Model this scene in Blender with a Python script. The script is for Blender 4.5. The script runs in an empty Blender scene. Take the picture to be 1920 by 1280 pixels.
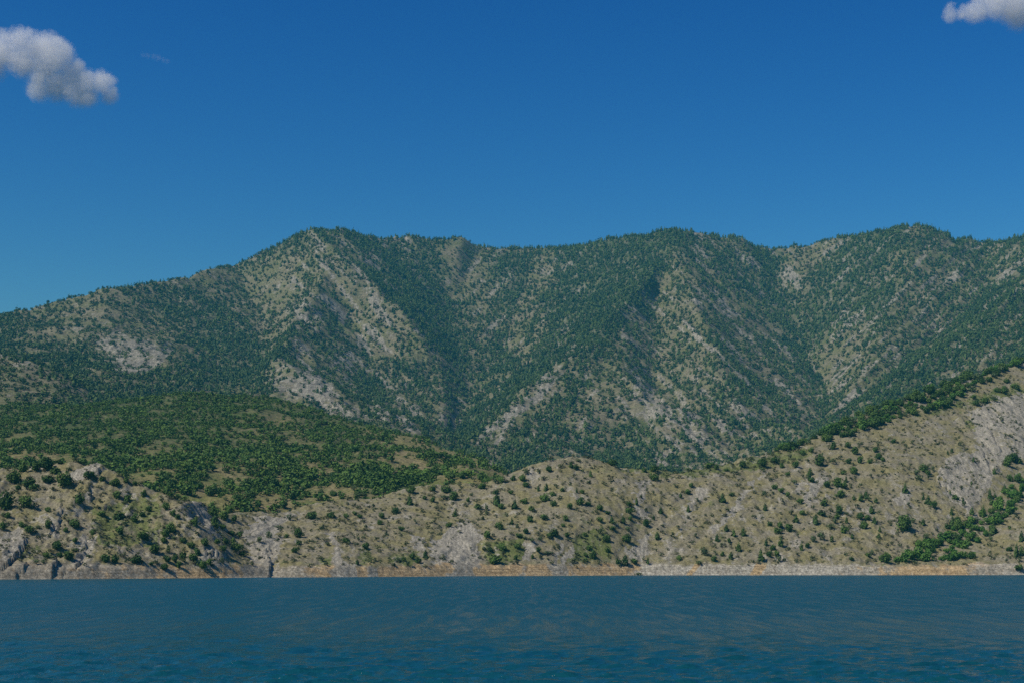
import bpy, math
import numpy as np
from mathutils import Vector
from mathutils.geometry import delaunay_2d_cdt

rng = np.random.default_rng(7)
C = bpy.context.scene.collection
F, CX, HY, CAMZ = 2955.0, 960.0, 1056.0, 4.0      # focal length in photo pixels, centre column, horizon row, eye height

# ------------------------------------------------------------------ noise
_ang = rng.random(65536) * 2 * np.pi
_gx, _gy = np.cos(_ang), np.sin(_ang)
def _h(i, j, s):
    k = (i.astype(np.int64) * 73856093) ^ (j.astype(np.int64) * 19349663) ^ (s * 83492791)
    k = (k ^ (k >> 13)) * 1274126177
    return (k ^ (k >> 16)) & 65535
def perlin(x, y, s=0):
    x = np.asarray(x, float); y = np.asarray(y, float)
    i = np.floor(x); j = np.floor(y); fx = x - i; fy = y - j
    u = fx*fx*fx*(fx*(fx*6-15)+10); v = fy*fy*fy*(fy*(fy*6-15)+10)
    def g(a, b):
        k = _h(i+a, j+b, s); return _gx[k]*(fx-a) + _gy[k]*(fy-b)
    n0 = g(0,0)*(1-u) + g(1,0)*u; n1 = g(0,1)*(1-u) + g(1,1)*u
    return (n0*(1-v) + n1*v) * 1.5
def fbm(x, y, s=0, o=4, gain=.5):
    r = 0; a = 1
    for k in range(o):
        r = r + a*perlin(x*2**k, y*2**k, s+k*17); a *= gain
    return r
def ridged(x, y, s=0, o=4):
    r = 0; a = 1
    for k in range(o):
        r = r + a*(1 - 2*np.abs(perlin(x*2**k, y*2**k, s+k*31))); a *= .5
    return r * .6
def sstep(a, b, x):
    t = np.clip((x-a)/(b-a), 0, 1); return t*t*(3-2*t)

def pix(px, py, Y):                                  # a point at distance Y that lies on a photo ray
    return ((px-CX)/F*Y, Y, CAMZ + (HY-py)/F*Y)

# ------------------------------------------------------------------ materials
def mat(name):
    m = bpy.data.materials.new(name); m.use_nodes = True
    nt = m.node_tree
    return m, nt, nt.nodes, nt.links, nt.nodes['Principled BSDF']
class NB:
    """Small helper for wiring node trees."""
    def __init__(s, nt): s.nt = nt; s.n = nt.nodes; s.l = nt.links
    def node(s, t, **kw):
        o = s.n.new(t)
        for k, v in kw.items(): setattr(o, k, v)
        return o
    def link(s, a, b): s.l.new(a, b)
    def val(s, sock, v):
        if hasattr(v, 'links') or hasattr(v, 'is_linked'): s.l.new(v, sock)
        else: sock.default_value = v
    def math(s, op, a, b=0.0, clamp=False):
        o = s.node('ShaderNodeMath', operation=op, use_clamp=clamp)
        s.val(o.inputs[0], a); s.val(o.inputs[1], b); return o.outputs[0]
    def mix(s, f, a, b):
        o = s.node('ShaderNodeMix', data_type='RGBA')
        s.val(o.inputs[0], f); s.val(o.inputs[6], a if not isinstance(a, tuple) else (*a, 1)); s.val(o.inputs[7], b if not isinstance(b, tuple) else (*b, 1))
        return o.outputs[2]
    def noise(s, vec, scale, detail=4, rough=.55, dist=0):
        o = s.node('ShaderNodeTexNoise'); s.l.new(vec, o.inputs['Vector'])
        o.inputs['Scale'].default_value = scale; o.inputs['Detail'].default_value = detail
        o.inputs['Roughness'].default_value = rough; o.inputs['Distortion'].default_value = dist
        return o.outputs[0]
    def ramp(s, f, a, b):
        o = s.node('ShaderNodeMapRange', interpolation_type='SMOOTHSTEP'); s.val(o.inputs[0], f)
        o.inputs[1].default_value = a; o.inputs[2].default_value = b; return o.outputs[0]
    def attr(s, name): return s.node('ShaderNodeAttribute', attribute_name=name).outputs['Fac']
    def mapping(s, vec, scale, rot=(0,0,0)):
        o = s.node('ShaderNodeMapping'); s.l.new(vec, o.inputs[0]); o.inputs['Scale'].default_value = scale; o.inputs['Rotation'].default_value = rot
        return o.outputs[0]

def ground_material(name, k, grass, soil, rock, pale, under, bank=False):
    """k: typical feature size of the ground pattern in metres."""
    m, nt, n, l, bs = mat(name); b = NB(nt)
    pos = b.node('ShaderNodeNewGeometry').outputs['Position']
    big = b.noise(pos, .12/k, 5, .6); mid = b.noise(pos, .7/k, 5, .65); fine = b.noise(pos, 3.2/k, 4, .7)
    streak = b.noise(b.mapping(pos, (1, .12, .12)), 1.1/k, 5, .65, .6)
    col = b.mix(b.ramp(big, .38, .62), grass, soil)
    col = b.mix(b.ramp(b.math('ADD', b.attr('green'), b.math('MULTIPLY', b.math('SUBTRACT', mid, .5), 1.4)), .3, .8), col, (grass[0]*.62, grass[1]*.8, grass[2]*.55))
    rk = b.mix(b.ramp(b.math('ADD', b.math('MULTIPLY', streak, .6), b.math('MULTIPLY', fine, .4)), .4, .6), rock, pale)
    rf = b.ramp(b.math('ADD', b.attr('rock'), b.math('MULTIPLY', b.math('SUBTRACT', mid, .5), 1.6)), .35, .75)
    col = b.mix(rf, col, rk)
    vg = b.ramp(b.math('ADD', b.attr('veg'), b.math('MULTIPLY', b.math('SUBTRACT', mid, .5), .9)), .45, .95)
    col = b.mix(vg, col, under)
    if bank:
        w = b.noise(b.mapping(pos, (.05, .05, 1.6)), 1.5, 5, .6, .5)
        w2 = b.noise(pos, .9, 5, .7)
        og = b.mix(b.ramp(b.math('ADD', b.math('MULTIPLY', w, .5), b.math('MULTIPLY', w2, .5)), .4, .6), (.26,.18,.088), (.47,.34,.18))
        gf = b.ramp(b.math('ADD', b.math('MULTIPLY', w, .4), b.math('MULTIPLY', w2, .6)), .38, .62)
        gy = b.mix(b.attr('pale'), b.mix(gf, (.165,.142,.10), (.30,.265,.195)), b.mix(gf, (.21,.185,.135), (.45,.41,.32)))
        bk = b.mix(b.ramp(b.math('ADD', b.attr('orange'), b.math('MULTIPLY', b.math('SUBTRACT', b.noise(pos, .35, 5, .7), .5), 2.2)), .3, .75), gy, og)
        col = b.mix(b.attr('bank'), col, bk)
    spk = b.ramp(b.math('ADD', b.math('MULTIPLY', b.noise(pos, 1.5/k, 3, .7), .65), b.math('MULTIPLY', fine, .35)), .34, .66)                                  # stones and tufts: a real mottling of the ground
    o = b.node('ShaderNodeMix', data_type='RGBA', blend_type='MULTIPLY'); o.inputs[0].default_value = 1
    g = b.node('ShaderNodeCombineColor'); q = b.math('ADD', b.math('MULTIPLY', spk, .95), .52)
    for i in range(3): l.new(q, g.inputs[i])
    l.new(col, o.inputs[6]); l.new(g.outputs[0], o.inputs[7])
    l.new(o.outputs[2], bs.inputs['Base Color'])
    bs.inputs['Roughness'].default_value = .95; bs.inputs['Specular IOR Level'].default_value = .15
    bp = b.node('ShaderNodeBump'); bp.inputs['Strength'].default_value = .7; bp.inputs['Distance'].default_value = .5*k
    l.new(b.math('ADD', b.math('MULTIPLY', mid, .45), b.math('MULTIPLY', fine, .5)), bp.inputs['Height']); l.new(bp.outputs[0], bs.inputs['Normal'])
    return m

def foliage_material(name, dark, light, by_face=False):
    m, nt, n, l, bs = mat(name); b = NB(nt)
    if by_face: t = b.attr('tint')
    else: t = b.node('ShaderNodeObjectInfo').outputs['Random']
    pos = b.node('ShaderNodeNewGeometry').outputs['Position']
    v = b.math('ADD', b.math('MULTIPLY', t, .7), b.math('MULTIPLY', b.noise(pos, .8, 3), .5))
    l.new(b.mix(b.ramp(v, .1, 1.05), dark, light), bs.inputs['Base Color'])
    bs.inputs['Roughness'].default_value = .75; bs.inputs['Specular IOR Level'].default_value = .2
    return m
def plain(name, col, rough=.9):
    m, nt, n, l, bs = mat(name); b = NB(nt)
    pos = b.node('ShaderNodeNewGeometry').outputs['Position']
    l.new(b.mix(b.noise(pos, 3, 4), col, tuple(c*.6 for c in col)), bs.inputs['Base Color']); bs.inputs['Roughness'].default_value = rough
    return m

M_leaf = foliage_material('broad_leaves', (.032,.074,.013), (.085,.145,.026))
M_pale = foliage_material('pale_leaves', (.055,.088,.035), (.095,.135,.045))
M_needle = foliage_material('pine_needles', (.030,.066,.015), (.075,.125,.026))
M_bright = foliage_material('thicket_leaves', (.045,.118,.016), (.10,.19,.030))
M_far = foliage_material('far_foliage', (.022,.056,.016), (.095,.138,.032), True)
M_mid = foliage_material('hill_foliage', (.034,.086,.013), (.105,.172,.026), True)
M_tuft = foliage_material('scrub_leaves', (.045,.070,.022), (.14,.145,.062), True)
M_bark = plain('bark', (.11,.085,.06))
M_shore = ground_material('shore_ground', 1.0, (.190,.168,.076), (.204,.180,.116), (.176,.162,.125), (.335,.305,.235), (.075,.085,.035), bank=True)
M_green = ground_material('green_hill_ground', 2.0, (.180,.162,.060), (.20,.165,.08), (.25,.235,.20), (.33,.31,.27), (.055,.075,.025))
M_mount = ground_material('mountain_ground', 4.0, (.124,.122,.052), (.168,.146,.086), (.150,.136,.102), (.28,.252,.19), (.055,.072,.035))

# ------------------------------------------------------------------ meshes
def mesh_from(name, V, Fq, m, attrs=None, face_attrs=None, smooth=False):
    me = bpy.data.meshes.new(name)
    V = np.ascontiguousarray(V, np.float32); Fq = np.ascontiguousarray(Fq, np.int32)
    k = Fq.shape[1]
    me.vertices.add(len(V)); me.vertices.foreach_set('co', V.ravel())
    me.loops.add(Fq.size); me.loops.foreach_set('vertex_index', Fq.ravel())
    me.polygons.add(len(Fq)); me.polygons.foreach_set('loop_start', np.arange(0, Fq.size, k, dtype=np.int32))
    try: me.polygons.foreach_set('loop_total', np.full(len(Fq), k, np.int32))
    except Exception: pass
    for nm, a in (attrs or {}).items():
        at = me.attributes.new(nm, 'FLOAT', 'POINT'); at.data.foreach_set('value', np.ascontiguousarray(a, np.float32).ravel())
    for nm, a in (face_attrs or {}).items():
        at = me.attributes.new(nm, 'FLOAT', 'FACE'); at.data.foreach_set('value', np.ascontiguousarray(a, np.float32).ravel())
    me.update(calc_edges=True)
    me.polygons.foreach_set('use_smooth', np.full(len(Fq), smooth))
    me.materials.append(m)
    return me
def link(name, data, parent=None, label=None, cat=None, group=None, kind=None):
    o = bpy.data.objects.new(name, data); C.objects.link(o); o.parent = parent
    if label: o['label'] = label
    if cat: o['category'] = cat
    if group: o['group'] = group
    if kind: o['kind'] = kind
    return o

# ------------------------------------------------------------------ terrain
class Hill:
    def __init__(s, P, lines, px0, px1, step, Ys, blur):
        """P: loose points (x, y, z); lines: polylines of such points (ridges, valleys, crests)."""
        pts = []; edges = []; idx = {}
        def add(p):
            k = (round(p[0], 1), round(p[1], 1))
            if k not in idx: idx[k] = len(pts); pts.append(p)
            return idx[k]
        for p in P: add(p)
        for L in lines:
            q = [add(p) for p in L]
            edges += [(a, c) for a, c in zip(q, q[1:]) if a != c]
        vo, eo, fo, ov, oe, of = delaunay_2d_cdt([Vector((p[0], p[1])) for p in pts], edges, [], 0, 1e-4)
        zs = np.full(len(vo), np.nan)
        for k, src in enumerate(ov):
            if src: zs[k] = pts[src[0]][2]
        for k in np.where(np.isnan(zs))[0]:          # crossings of two lines
            d = [((vo[k][0]-p[0])**2 + (vo[k][1]-p[1])**2, p[2]) for p in pts]; d.sort(); w = [(1/(a+1), z) for a, z in d[:4]]
            zs[k] = sum(a*z for a, z in w)/sum(a for a, z in w)
        s.Y = np.asarray(Ys, float); s.px = np.arange(px0, px1+1e-6, step); s.u = (s.px-CX)/F; s.step = step; s.px0 = px0
        X = s.u[None,:]*s.Y[:,None]; YY = np.broadcast_to(s.Y[:,None], X.shape)
        Z = np.full(X.shape, np.nan)
        for f in fo:
            a, b2, c = f[:3]
            A, B, D = vo[a], vo[b2], vo[c]
            y0, y1 = min(A[1],B[1],D[1]), max(A[1],B[1],D[1])
            j0, j1 = np.searchsorted(s.Y, y0), np.searchsorted(s.Y, y1, 'right')
            if j1 <= j0: continue
            us = [(q[0]/max(q[1],1)) for q in (A,B,D)]
            i0 = max(0, np.searchsorted(s.u, min(us))-2); i1 = min(len(s.u), np.searchsorted(s.u, max(us))+2)
            if i1 <= i0: continue
            x = X[j0:j1,i0:i1]; y = YY[j0:j1,i0:i1]
            den = (B[1]-D[1])*(A[0]-D[0]) + (D[0]-B[0])*(A[1]-D[1])
            if abs(den) < 1e-9: continue
            w0 = ((B[1]-D[1])*(x-D[0]) + (D[0]-B[0])*(y-D[1]))/den
            w1 = ((D[1]-A[1])*(x-D[0]) + (A[0]-D[0])*(y-D[1]))/den
            w2 = 1-w0-w1
            ok = (w0 >= -1e-6) & (w1 >= -1e-6) & (w2 >= -1e-6)
            Z[j0:j1,i0:i1][ok] = (w0*zs[a] + w1*zs[b2] + w2*zs[c])[ok]
        for _ in range(3):                            # fill whatever the triangles did not reach from its neighbours
            bad = np.isnan(Z)
            if not bad.any(): break
            for ax in (1, 0):
                for d in (1, -1):
                    R = Z if d == 1 else np.flip(Z, ax)
                    for k in range(1, R.shape[ax]):
                        cur = np.take(R, k, ax); prev = np.take(R, k-1, ax)
                        fixed = np.where(np.isnan(cur), prev, cur)
                        if ax == 1: R[:,k] = fixed
                        else: R[k] = fixed
        for (ky, kx) in blur:
            for ax, k in ((0, ky), (1, kx)):
                if k:
                    w = np.ones(2*k+1)/(2*k+1)
                    pad = [(0,0),(0,0)]; pad[ax] = (k,k)
                    Zp = np.pad(Z, pad, mode='edge'); cs = np.cumsum(Zp, ax); cs = np.concatenate([np.zeros_like(np.take(cs,[0],ax)), cs], ax)
                    Z = (np.take(cs, np.arange(2*k+1, cs.shape[ax]), ax) - np.take(cs, np.arange(0, cs.shape[ax]-2*k-1), ax))/(2*k+1)
        s.X, s.YY, s.Z = X, YY, Z
    def finish(s):
        s.s = (s.Z-CAMZ)/s.YY; s.PY = HY - F*s.s; s.PX = np.broadcast_to(s.px[None,:], s.Z.shape)
        rm = np.maximum.accumulate(s.s, 0); s.vis = s.s >= rm - 1e-9; s.rm = rm
    def mesh(s, name, m, attrs):
        nj, ni = s.Z.shape
        V = np.stack([s.X, s.YY, s.Z], -1).reshape(-1, 3)
        k = (np.arange(nj-1)[:,None]*ni + np.arange(ni-1)[None,:]).ravel()
        return mesh_from(name, V, np.stack([k, k+1, k+ni+1, k+ni], -1), m, attrs, smooth=True)
    def hit(s, px, py):
        """Where the photo ray through (px, py) meets this hill; None if it passes over."""
        i = (px-s.px0)/s.step; i0 = int(np.clip(math.floor(i), 0, len(s.px)-2)); t = i-i0
        z = s.Z[:,i0]*(1-t) + s.Z[:,i0+1]*t; sl = (z-CAMZ)/s.Y; q = (HY-py)/F
        k = np.argmax(sl >= q)
        if sl[k] < q: return None
        if k == 0: return None
        a = (q-sl[k-1])/(sl[k]-sl[k-1]); Y = s.Y[k-1]*(1-a)+s.Y[k]*a
        return ((px-CX)/F*Y, Y, CAMZ+q*Y)
    def at(s, x, y, G=None):
        """Bilinear lookup of grid G (default the height) at world x, y."""
        G = s.Z if G is None else G
        u = x/y; i = ((u*F+CX)-s.px0)/s.step; i0 = np.clip(np.floor(i).astype(int), 0, len(s.px)-2); t = np.clip(i-i0, 0, 1)
        j = np.clip(np.searchsorted(s.Y, y)-1, 0, len(s.Y)-2); r = np.clip((y-s.Y[j])/(s.Y[j+1]-s.Y[j]), 0, 1)
        return (G[j,i0]*(1-t)+G[j,i0+1]*t)*(1-r) + (G[j+1,i0]*(1-t)+G[j+1,i0+1]*t)*r

def inside(poly, X, Y):
    r = np.zeros(X.shape, bool); n = len(poly)
    for k in range(n):
        x0, y0 = poly[k]; x1, y1 = poly[(k+1) % n]
        c = (y0 > Y) != (y1 > Y)
        with np.errstate(divide='ignore', invalid='ignore'):
            r ^= c & (X < (x1-x0)*(Y-y0)/((y1-y0) if y1 != y0 else 1e-9) + x0)
    return r
def T(ox, oy, k, *p): return [(ox+a/k, oy+c/k) for a, c in p]     # points read off an enlargement of the photograph
def zoomed(ox, oy, k): return lambda *p: T(ox, oy, k, *p)
t1, t2, t3 = zoomed(0,400,2.977), zoomed(640,400,2.977), zoomed(1280,400,2.977)
z0, z1, z2, z3 = zoomed(0,840,4.923), zoomed(300,880,5.953), zoomed(600,880,5.953), zoomed(900,840,5.02)
z4, z5, z6, z7 = zoomed(1200,830,4.922), zoomed(1500,820,4.742), zoomed(1700,700,6.4), zoomed(1720,880,6.4)
def P3(L): return [pix(*p) for p in L]
def grid_lookup(rows, y0, cell, PX, PY):
    G = np.array([[int(c) for c in r] for r in rows], float)
    i = np.clip(PX/cell-.5, 0, G.shape[1]-1.001); j = np.clip((PY-y0)/cell-.5, 0, G.shape[0]-1.001)
    i0 = i.astype(int); j0 = j.astype(int); a = i-i0; c = j-j0
    return ((G[j0,i0]*(1-a)+G[j0,i0+1]*a)*(1-c) + (G[j0+1,i0]*(1-a)+G[j0+1,i0+1]*a)*c)/9

# ---- the mountain
sky_line = [(-420,640,1900),(-200,612,1950),(0,594,2000),(100,566,2050),(200,541,2100),(300,529,2200),(390,507,2350),(440,494,2450),(500,467,2450),(560,439,2420),(590,434,2400),
    (640,438,2430),(700,450,2520),(760,452,2580),(800,450,2580),(870,445,2600),(900,459,2640),(950,464,2660),(1000,464,2660),(1050,460,2640),(1130,452,2580),(1200,442,2530),(1270,431,2500),
    (1330,445,2520),(1380,450,2540),(1420,466,2580),(1450,472,2600),(1500,470,2600),(1550,464,2580),(1600,445,2520),(1650,435,2480),(1720,428,2450),(1780,442,2470),(1850,452,2480),(1920,452,2480),(2100,440,2500),(2340,470,2550)]
crest = P3(sky_line)
back1 = [(x*1.1, y+260, z-110) for x, y, z in crest]; back2 = [(x*1.35, y+1000, z-330) for x, y, z in crest]
mount_lines = [crest, back1, back2,
    P3([(590,434,2400),(610,520,2200),(560,600,2000),(520,672,1760),(560,702,1650),(640,762,1500),(720,805,1390),(760,840,1320)]),       # grey rib below the summit
    P3([(640,438,2430),(660,490,2280),(720,555,2140),(790,635,2040),(830,702,1960),(838,760,1800),(834,815,1650)]),                      # spur beside it
    P3([(660,600,2130),(680,650,2040),(700,725,1900),(740,785,1720),(785,812,1560)]),
    P3([(900,459,2640),(850,560,2450),(850,640,2190),(880,720,2010),(866,790,1820),(850,822,1690),(850,850,1550)]),                      # ravine
    P3([(1000,464,2660),(990,540,2480),(960,620,2280),(920,700,2080),(866,790,1820)]),
    P3([(1270,431,2500),(1250,490,2350),(1180,570,2120),(1100,650,1900),(1000,720,1720),(930,790,1560),(880,832,1450),(860,862,1390)]),  # long spur in the middle
    P3([(1230,560,2260),(1230,640,2070),(1230,730,1870),(1222,800,1680),(1220,860,1520)]),
    P3([(1270,431,2500),(1290,540,2210),(1330,640,1960),(1370,730,1760),(1400,800,1600),(1410,860,1480)]),
    P3([(1170,600,2080),(1170,690,1860),(1220,760,1640),(1240,830,1480),(1250,870,1430)]),
    P3([(1450,472,2600),(1465,560,2400),(1500,650,2200),(1545,720,2010),(1562,762,1860),(1532,810,1700),(1480,845,1600)]),               # ravine
    P3([(1720,428,2450),(1700,520,2230),(1660,600,2050),(1630,680,1880),(1590,740,1760)]),
    P3([(1850,452,2480),(1850,560,2190),(1760,640,2010),(1680,700,1870),(1612,762,1740),(1562,800,1650)]),
    P3([(2100,440,2500),(1990,490,2150),(1925,530,2000),(1862,585,1890),(1782,652,1770),(1702,702,1670),(1622,758,1580),(1540,818,1480)]), # spur from the side
    P3([(440,494,2450),(470,560,2300),(500,620,2110),(492,680,1900),(470,722,1720),(440,760,1500)]),
    P3([(200,541,2100),(200,600,1950),(260,650,1800),(330,700,1640),(380,740,1500)]),
    P3([(0,594,2000),(40,650,1750),(80,700,1450),(172,744,1370)]),
    P3([(390,507,2350),(370,580,2150),(380,650,1950),(400,700,1800),(420,745,1600)]),
    P3([(-300,615,1420),(0,664,1350),(60,677,1340),(110,697,1330),(150,717,1320),(178,748,1300)])]
mount_pts = P3([(-400,760,1150),(0,760,1150),(100,755,1180),(300,790,1250),(500,800,1250),(700,840,1250),(900,880,1250),(1000,870,1350),(1100,860,1450),(1300,880,1350),(1500,860,1350),(1700,800,1350),(1900,760,1350),
    (2300,700,1400),(1920,600,1870),(1920,660,1680),(2100,560,1950),(2300,560,2050),(2200,640,1700),(-300,660,1650),(0,692,1450),(1400,640,2110),(1440,730,1880)]) + \
    [(x, 1000, z) for x, z in ((-400,20),(-200,20),(0,20),(200,25),(400,30),(500,40))] + [(-1500,3700,50),(1500,3700,50),(-1300,2400,150),(1300,2400,200)]
Ym = np.concatenate([np.arange(1050, 1300, 10), np.arange(1300, 2720, 5), np.arange(2720, 3600, 40)])
mount = Hill(mount_pts, mount_lines, -400, 2320, 2.0, Ym, [(2,4),(1,2)])
wx = mount.X + 25*fbm(mount.X/90, mount.YY/90, 5, 3); wy = mount.YY + 25*fbm(mount.X/90, mount.YY/90, 9, 3)
amp = sstep(1150, 1500, mount.YY)
mount.Z = mount.Z + amp*(6.5*(ridged(wx/130, wy/170, 2, 3)-.3) + 3.5*(ridged(wx/45, wy/70, 4, 3)-.3) + 1.5*fbm(wx/14, wy/14, 8, 3))
mount.finish()
PXm, PYm = mount.PX, mount.PY
_a = PXm*.68-PYm*.74; _c = PXm*.74+PYm*.68; _e = PXm*.70+PYm*.72; _g = PYm*.70-PXm*.72
rib = ridged(_a/34, _c/190, 181, 3)*sstep(1130, 1200, PXm)*sstep(1540, 1470, PXm) + ridged(_e/34, _g/190, 183, 3)*sstep(1510, 1580, PXm) + ridged(_a/38, _c/190, 185, 3)*sstep(520, 600, PXm)*sstep(850, 780, PXm)
mount.Z = mount.Z + 5.5*rib*amp
mount.finish()
DENS = ["8"*14+"887"+"8"*14+"88"+"8"*8+"8777888",
 "666666666666887567767557688888887777743788766776",
 "666666666347653248888658868888876777734887666667",
 "666566743556432236887548858888855677657888756677",
 "645445587664542323788757857888954556768887666788",
 "865344457975577333447857866898655555688756467886",
 "866523334876784745668878767875766654765445768766",
 "457842226787652477677777876455667666464547786666",
 "444674457464722357766677633455545667644568876666",
 "888888888888888324554674345656335666656577777777",
 "888888888888888887335734567767754356666777777777",
 "888888888888888888888883765577763245666666666666"]
DENS = [(r+"7"*48)[:48] for r in DENS]
STANDS = [(.97, [(1050,450),(1270,420),(1258,485),(1188,568),(1108,648),(1064,670),(1002,718),(936,784),(882,830),(846,822),(866,792),(926,742),(990,680),(1030,620),(1010,560),(1030,500)]),
 (.93, [(1925,520),(1925,575),(1860,622),(1790,682),(1700,748),(1600,806),(1545,822),(1600,765),(1690,700),(1780,640),(1860,578)]),
 (.9, [(655,450),(800,452),(815,520),(760,545),(800,565),(835,645),(885,690),(862,725),(800,660),(740,590),(700,520)]),
 (.92, [(1560,466),(1640,436),(1700,428),(1660,482),(1600,560),(1540,642),(1510,662),(1480,585),(1468,540),(1500,520)]), (.88, [(1436,466),(1472,466),(1466,530),(1482,600),(1502,652),(1547,722),(1562,764),(1530,772),(1490,690),(1440,600),(1422,520)]),
 (.9, [(270,530),(330,538),(420,570),(480,622),(512,672),(492,702),(430,690),(390,640),(330,600),(290,570)]), (.88, [(380,680),(512,692),(500,722),(380,737),(330,762),(180,752),(125,700),(90,650),(160,650),(230,705)]),
 (.9, [(930,845),(1010,770),(1090,690),(1110,720),(1040,800),(980,880),(930,880)]), (.85, [(560,470),(590,432),(650,436),(720,448),(700,470),(640,462),(600,452),(520,500)]),
 (.6, [(1262,500),(1300,520),(1292,600),(1242,700),(1182,690),(1152,640),(1195,575)]), (.70, [(600,455),(660,485),(720,545),(800,625),(862,690),(830,705),(760,650),(690,622),(640,640),(560,640),(538,580),(575,500)]),
 (.5, [(1000,500),(1040,500),(1045,540),(1010,560),(985,640),(1000,690),(950,650),(970,560)]), (.5, [(845,450),(885,450),(895,480),(850,505),(825,495)]), (.55, [(1478,470),(1550,462),(1530,515),(1470,530)])]
def mdens(PX, PY):
    d = grid_lookup(DENS, 400, 40, PX, PY)
    ax = PX + 6*fbm(PX/26, PY/26, 161, 3); ay = PY + 5*fbm(PX/26, PY/26, 163, 3)
    for v, p in STANDS: d = np.where(inside(p, ax, ay), .25*d + .75*v, d)
    # gullies and ribs running down the faces, wooded or bare by turns
    st = streaks(PX, PY)
    return np.clip(d + .36*st*np.clip(1.5-d, .4, 1), 0, 1)
def streaks(PX, PY):
    a = (PX*.68 - PY*.74); c = (PX*.74 + PY*.68); e = (PX*.70 + PY*.72); g = (PY*.70 - PX*.72)
    return fbm(a/13, c/95, 171, 3)*sstep(1130, 1190, PX)*sstep(1530, 1480, PX) + fbm(e/13, g/95, 173, 3)*sstep(1520, 1570, PX) + fbm(a/16, c/90, 175, 3)*sstep(520, 580, PX)*sstep(840, 780, PX) + .7*fbm(e/15, g/90, 177, 3)*sstep(840, 900, PX)*sstep(1150, 1100, PX)
md = mdens(mount.PX, mount.PY)
nz = fbm(mount.X/60, mount.YY/60, 21, 4)
mrock_poly = [t2((760,375),(850,362),(846,412),(800,398)), [(515,668),(545,678),(600,713),(660,757),(722,802),(690,797),(620,767),(560,737),(498,728),(508,700)],
    t2((715,1270),(830,1170),(950,1045),(1050,970),(1180,850),(1300,730),(1360,740),(1250,840),(1130,950),(1150,1010),(1000,1120),(900,1230),(760,1290)),
    t1((1580,520),(1700,460),(1800,560),(1810,650),(1700,710),(1610,610)), t1((520,720),(650,655),(800,700),(970,760),(880,860),(720,895),(640,800)),
    t2((540,1080),(640,1020),(720,1060),(620,1210),(540,1180)), t2((0,200),(60,260),(180,420),(280,540),(150,470),(0,330)), t2((290,1160),(420,1040),(440,1090),(400,1210)),
    z4((180,10),(245,40),(400,240),(180,245),(110,180)), z4((380,20),(480,30),(640,160),(760,190),(620,200)), t3((955,745),(1110,615),(1070,690),(1000,755)), t3((875,555),(945,600),(955,690),(900,640)),
    t3((650,900),(750,975),(840,1060),(700,1010)), t3((560,1010),(700,1095),(790,1150),(640,1140)), t3((430,660),(560,720),(700,845),(630,815),(490,735)), t3((270,620),(330,620),(420,700),(330,680)),
    t3((690,740),(760,730),(740,880),(700,840)), t3((0,1150),(150,1250),(160,1290),(0,1290)), t2((1580,830),(1900,1130),(1900,1180),(1650,1120)), t2((580,350),(620,350),(610,420),(590,410)), t1((0,780),(120,800),(240,860),(150,870),(0,840))]
mr = np.zeros(mount.Z.shape)
for p in mrock_poly: mr[inside(p, mount.PX + 5*nz, mount.PY + 4*fbm(mount.X/40, mount.YY/40, 77, 3))] = 1
mrock = np.clip(.32*mr + .40*sstep(.6, .15, md) + .3*fbm(mount.X/22, mount.YY/26, 33, 4) + .2 + .5*sstep(.12, .5, -streaks(mount.PX, mount.PY)), 0, 1)
mount_me = mount.mesh('mountain', M_mount, dict(rock=mrock, veg=np.clip(md*1.1-.3, 0, 1)*(1-mr), green=np.clip(.15+.5*nz, 0, 1)))
link('mountain', mount_me, label='high wooded mountain ridge with rocky ribs behind the lake', kind='structure')

# ---- the green hill
gl = [(-420,785,1000),(-200,772,1000),(0,763,1000),(100,758,1000),(180,753,1010),(300,744,1020),(420,733,1030),(490,737,1030),(560,755,1000),(620,777,985),(700,801,960),(760,812,950),(800,822,940),(860,836,920),(900,854,890),(940,882,840),(980,900,800),(1100,960,780)]
gcrest = P3(gl)
green_lines = [gcrest, [(x, y+90, z-25) for x, y, z in gcrest], [(x*1.05, y+230, z-75) for x, y, z in gcrest]]
green_pts = P3([(-300,850,740),(0,832,760),(200,802,850),(200,862,700),(400,802,850),(400,882,680),(600,832,820),(600,902,680),(700,852,770),(700,902,680),(800,852,790),(800,892,690),(880,872,770),(900,897,690),
    (0,900,600),(150,905,600),(300,932,600),(450,948,590),(560,950,600),(700,930,622),(800,912,640),(900,908,650),(-300,900,600),(670,880,720),(740,885,715),(640,925,640)])
low = [(x*.9, y-55, z-22) for x, y, z in P3([(-400,900,600),(0,900,600),(150,905,600),(300,932,600),(450,948,590),(560,950,600),(700,930,622),(800,912,640),(900,908,650),(1100,960,780)])]
Yg = np.concatenate([np.arange(535, 1060, 2.2), np.arange(1060, 1300, 12)])
green = Hill(green_pts + low, green_lines, -400, 1120, 2.0, Yg, [(5,6),(3,5)])
green.Z = green.Z + 2.6*fbm(green.X/55, green.YY/75, 41, 3) + 1.0*(ridged(green.X/25, green.YY/40, 43, 3)-.3) + .35*fbm(green.X/5, green.YY/5, 45, 3)
green.Z = green.Z - 70*sstep(985, 1060, green.px)[None,:] - 30*sstep(575, 540, green.Y)[:,None]
green.finish()
GD = ["888888888888888888888888","888888888888878888777644","788888888887768876655443","666778777788886877544333","556567566767785677333323","666668866556656548753333","655655553333333444564333","555555533333333334433333"]
def gdens(PX, PY):
    d = grid_lookup(GD, 700, 40, PX, PY)
    lob = inside([(640,905),(670,868),(720,872),(738,885),(728,902),(700,915),(668,912)], PX, PY) | inside([(724,918),(745,895),(775,880),(800,903),(770,912),(735,925)], PX, PY)
    return np.where(lob, 1.25, d)
gd = gdens(green.PX, green.PY)
gn = fbm(green.X/35, green.YY/35, 61, 4)
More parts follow.
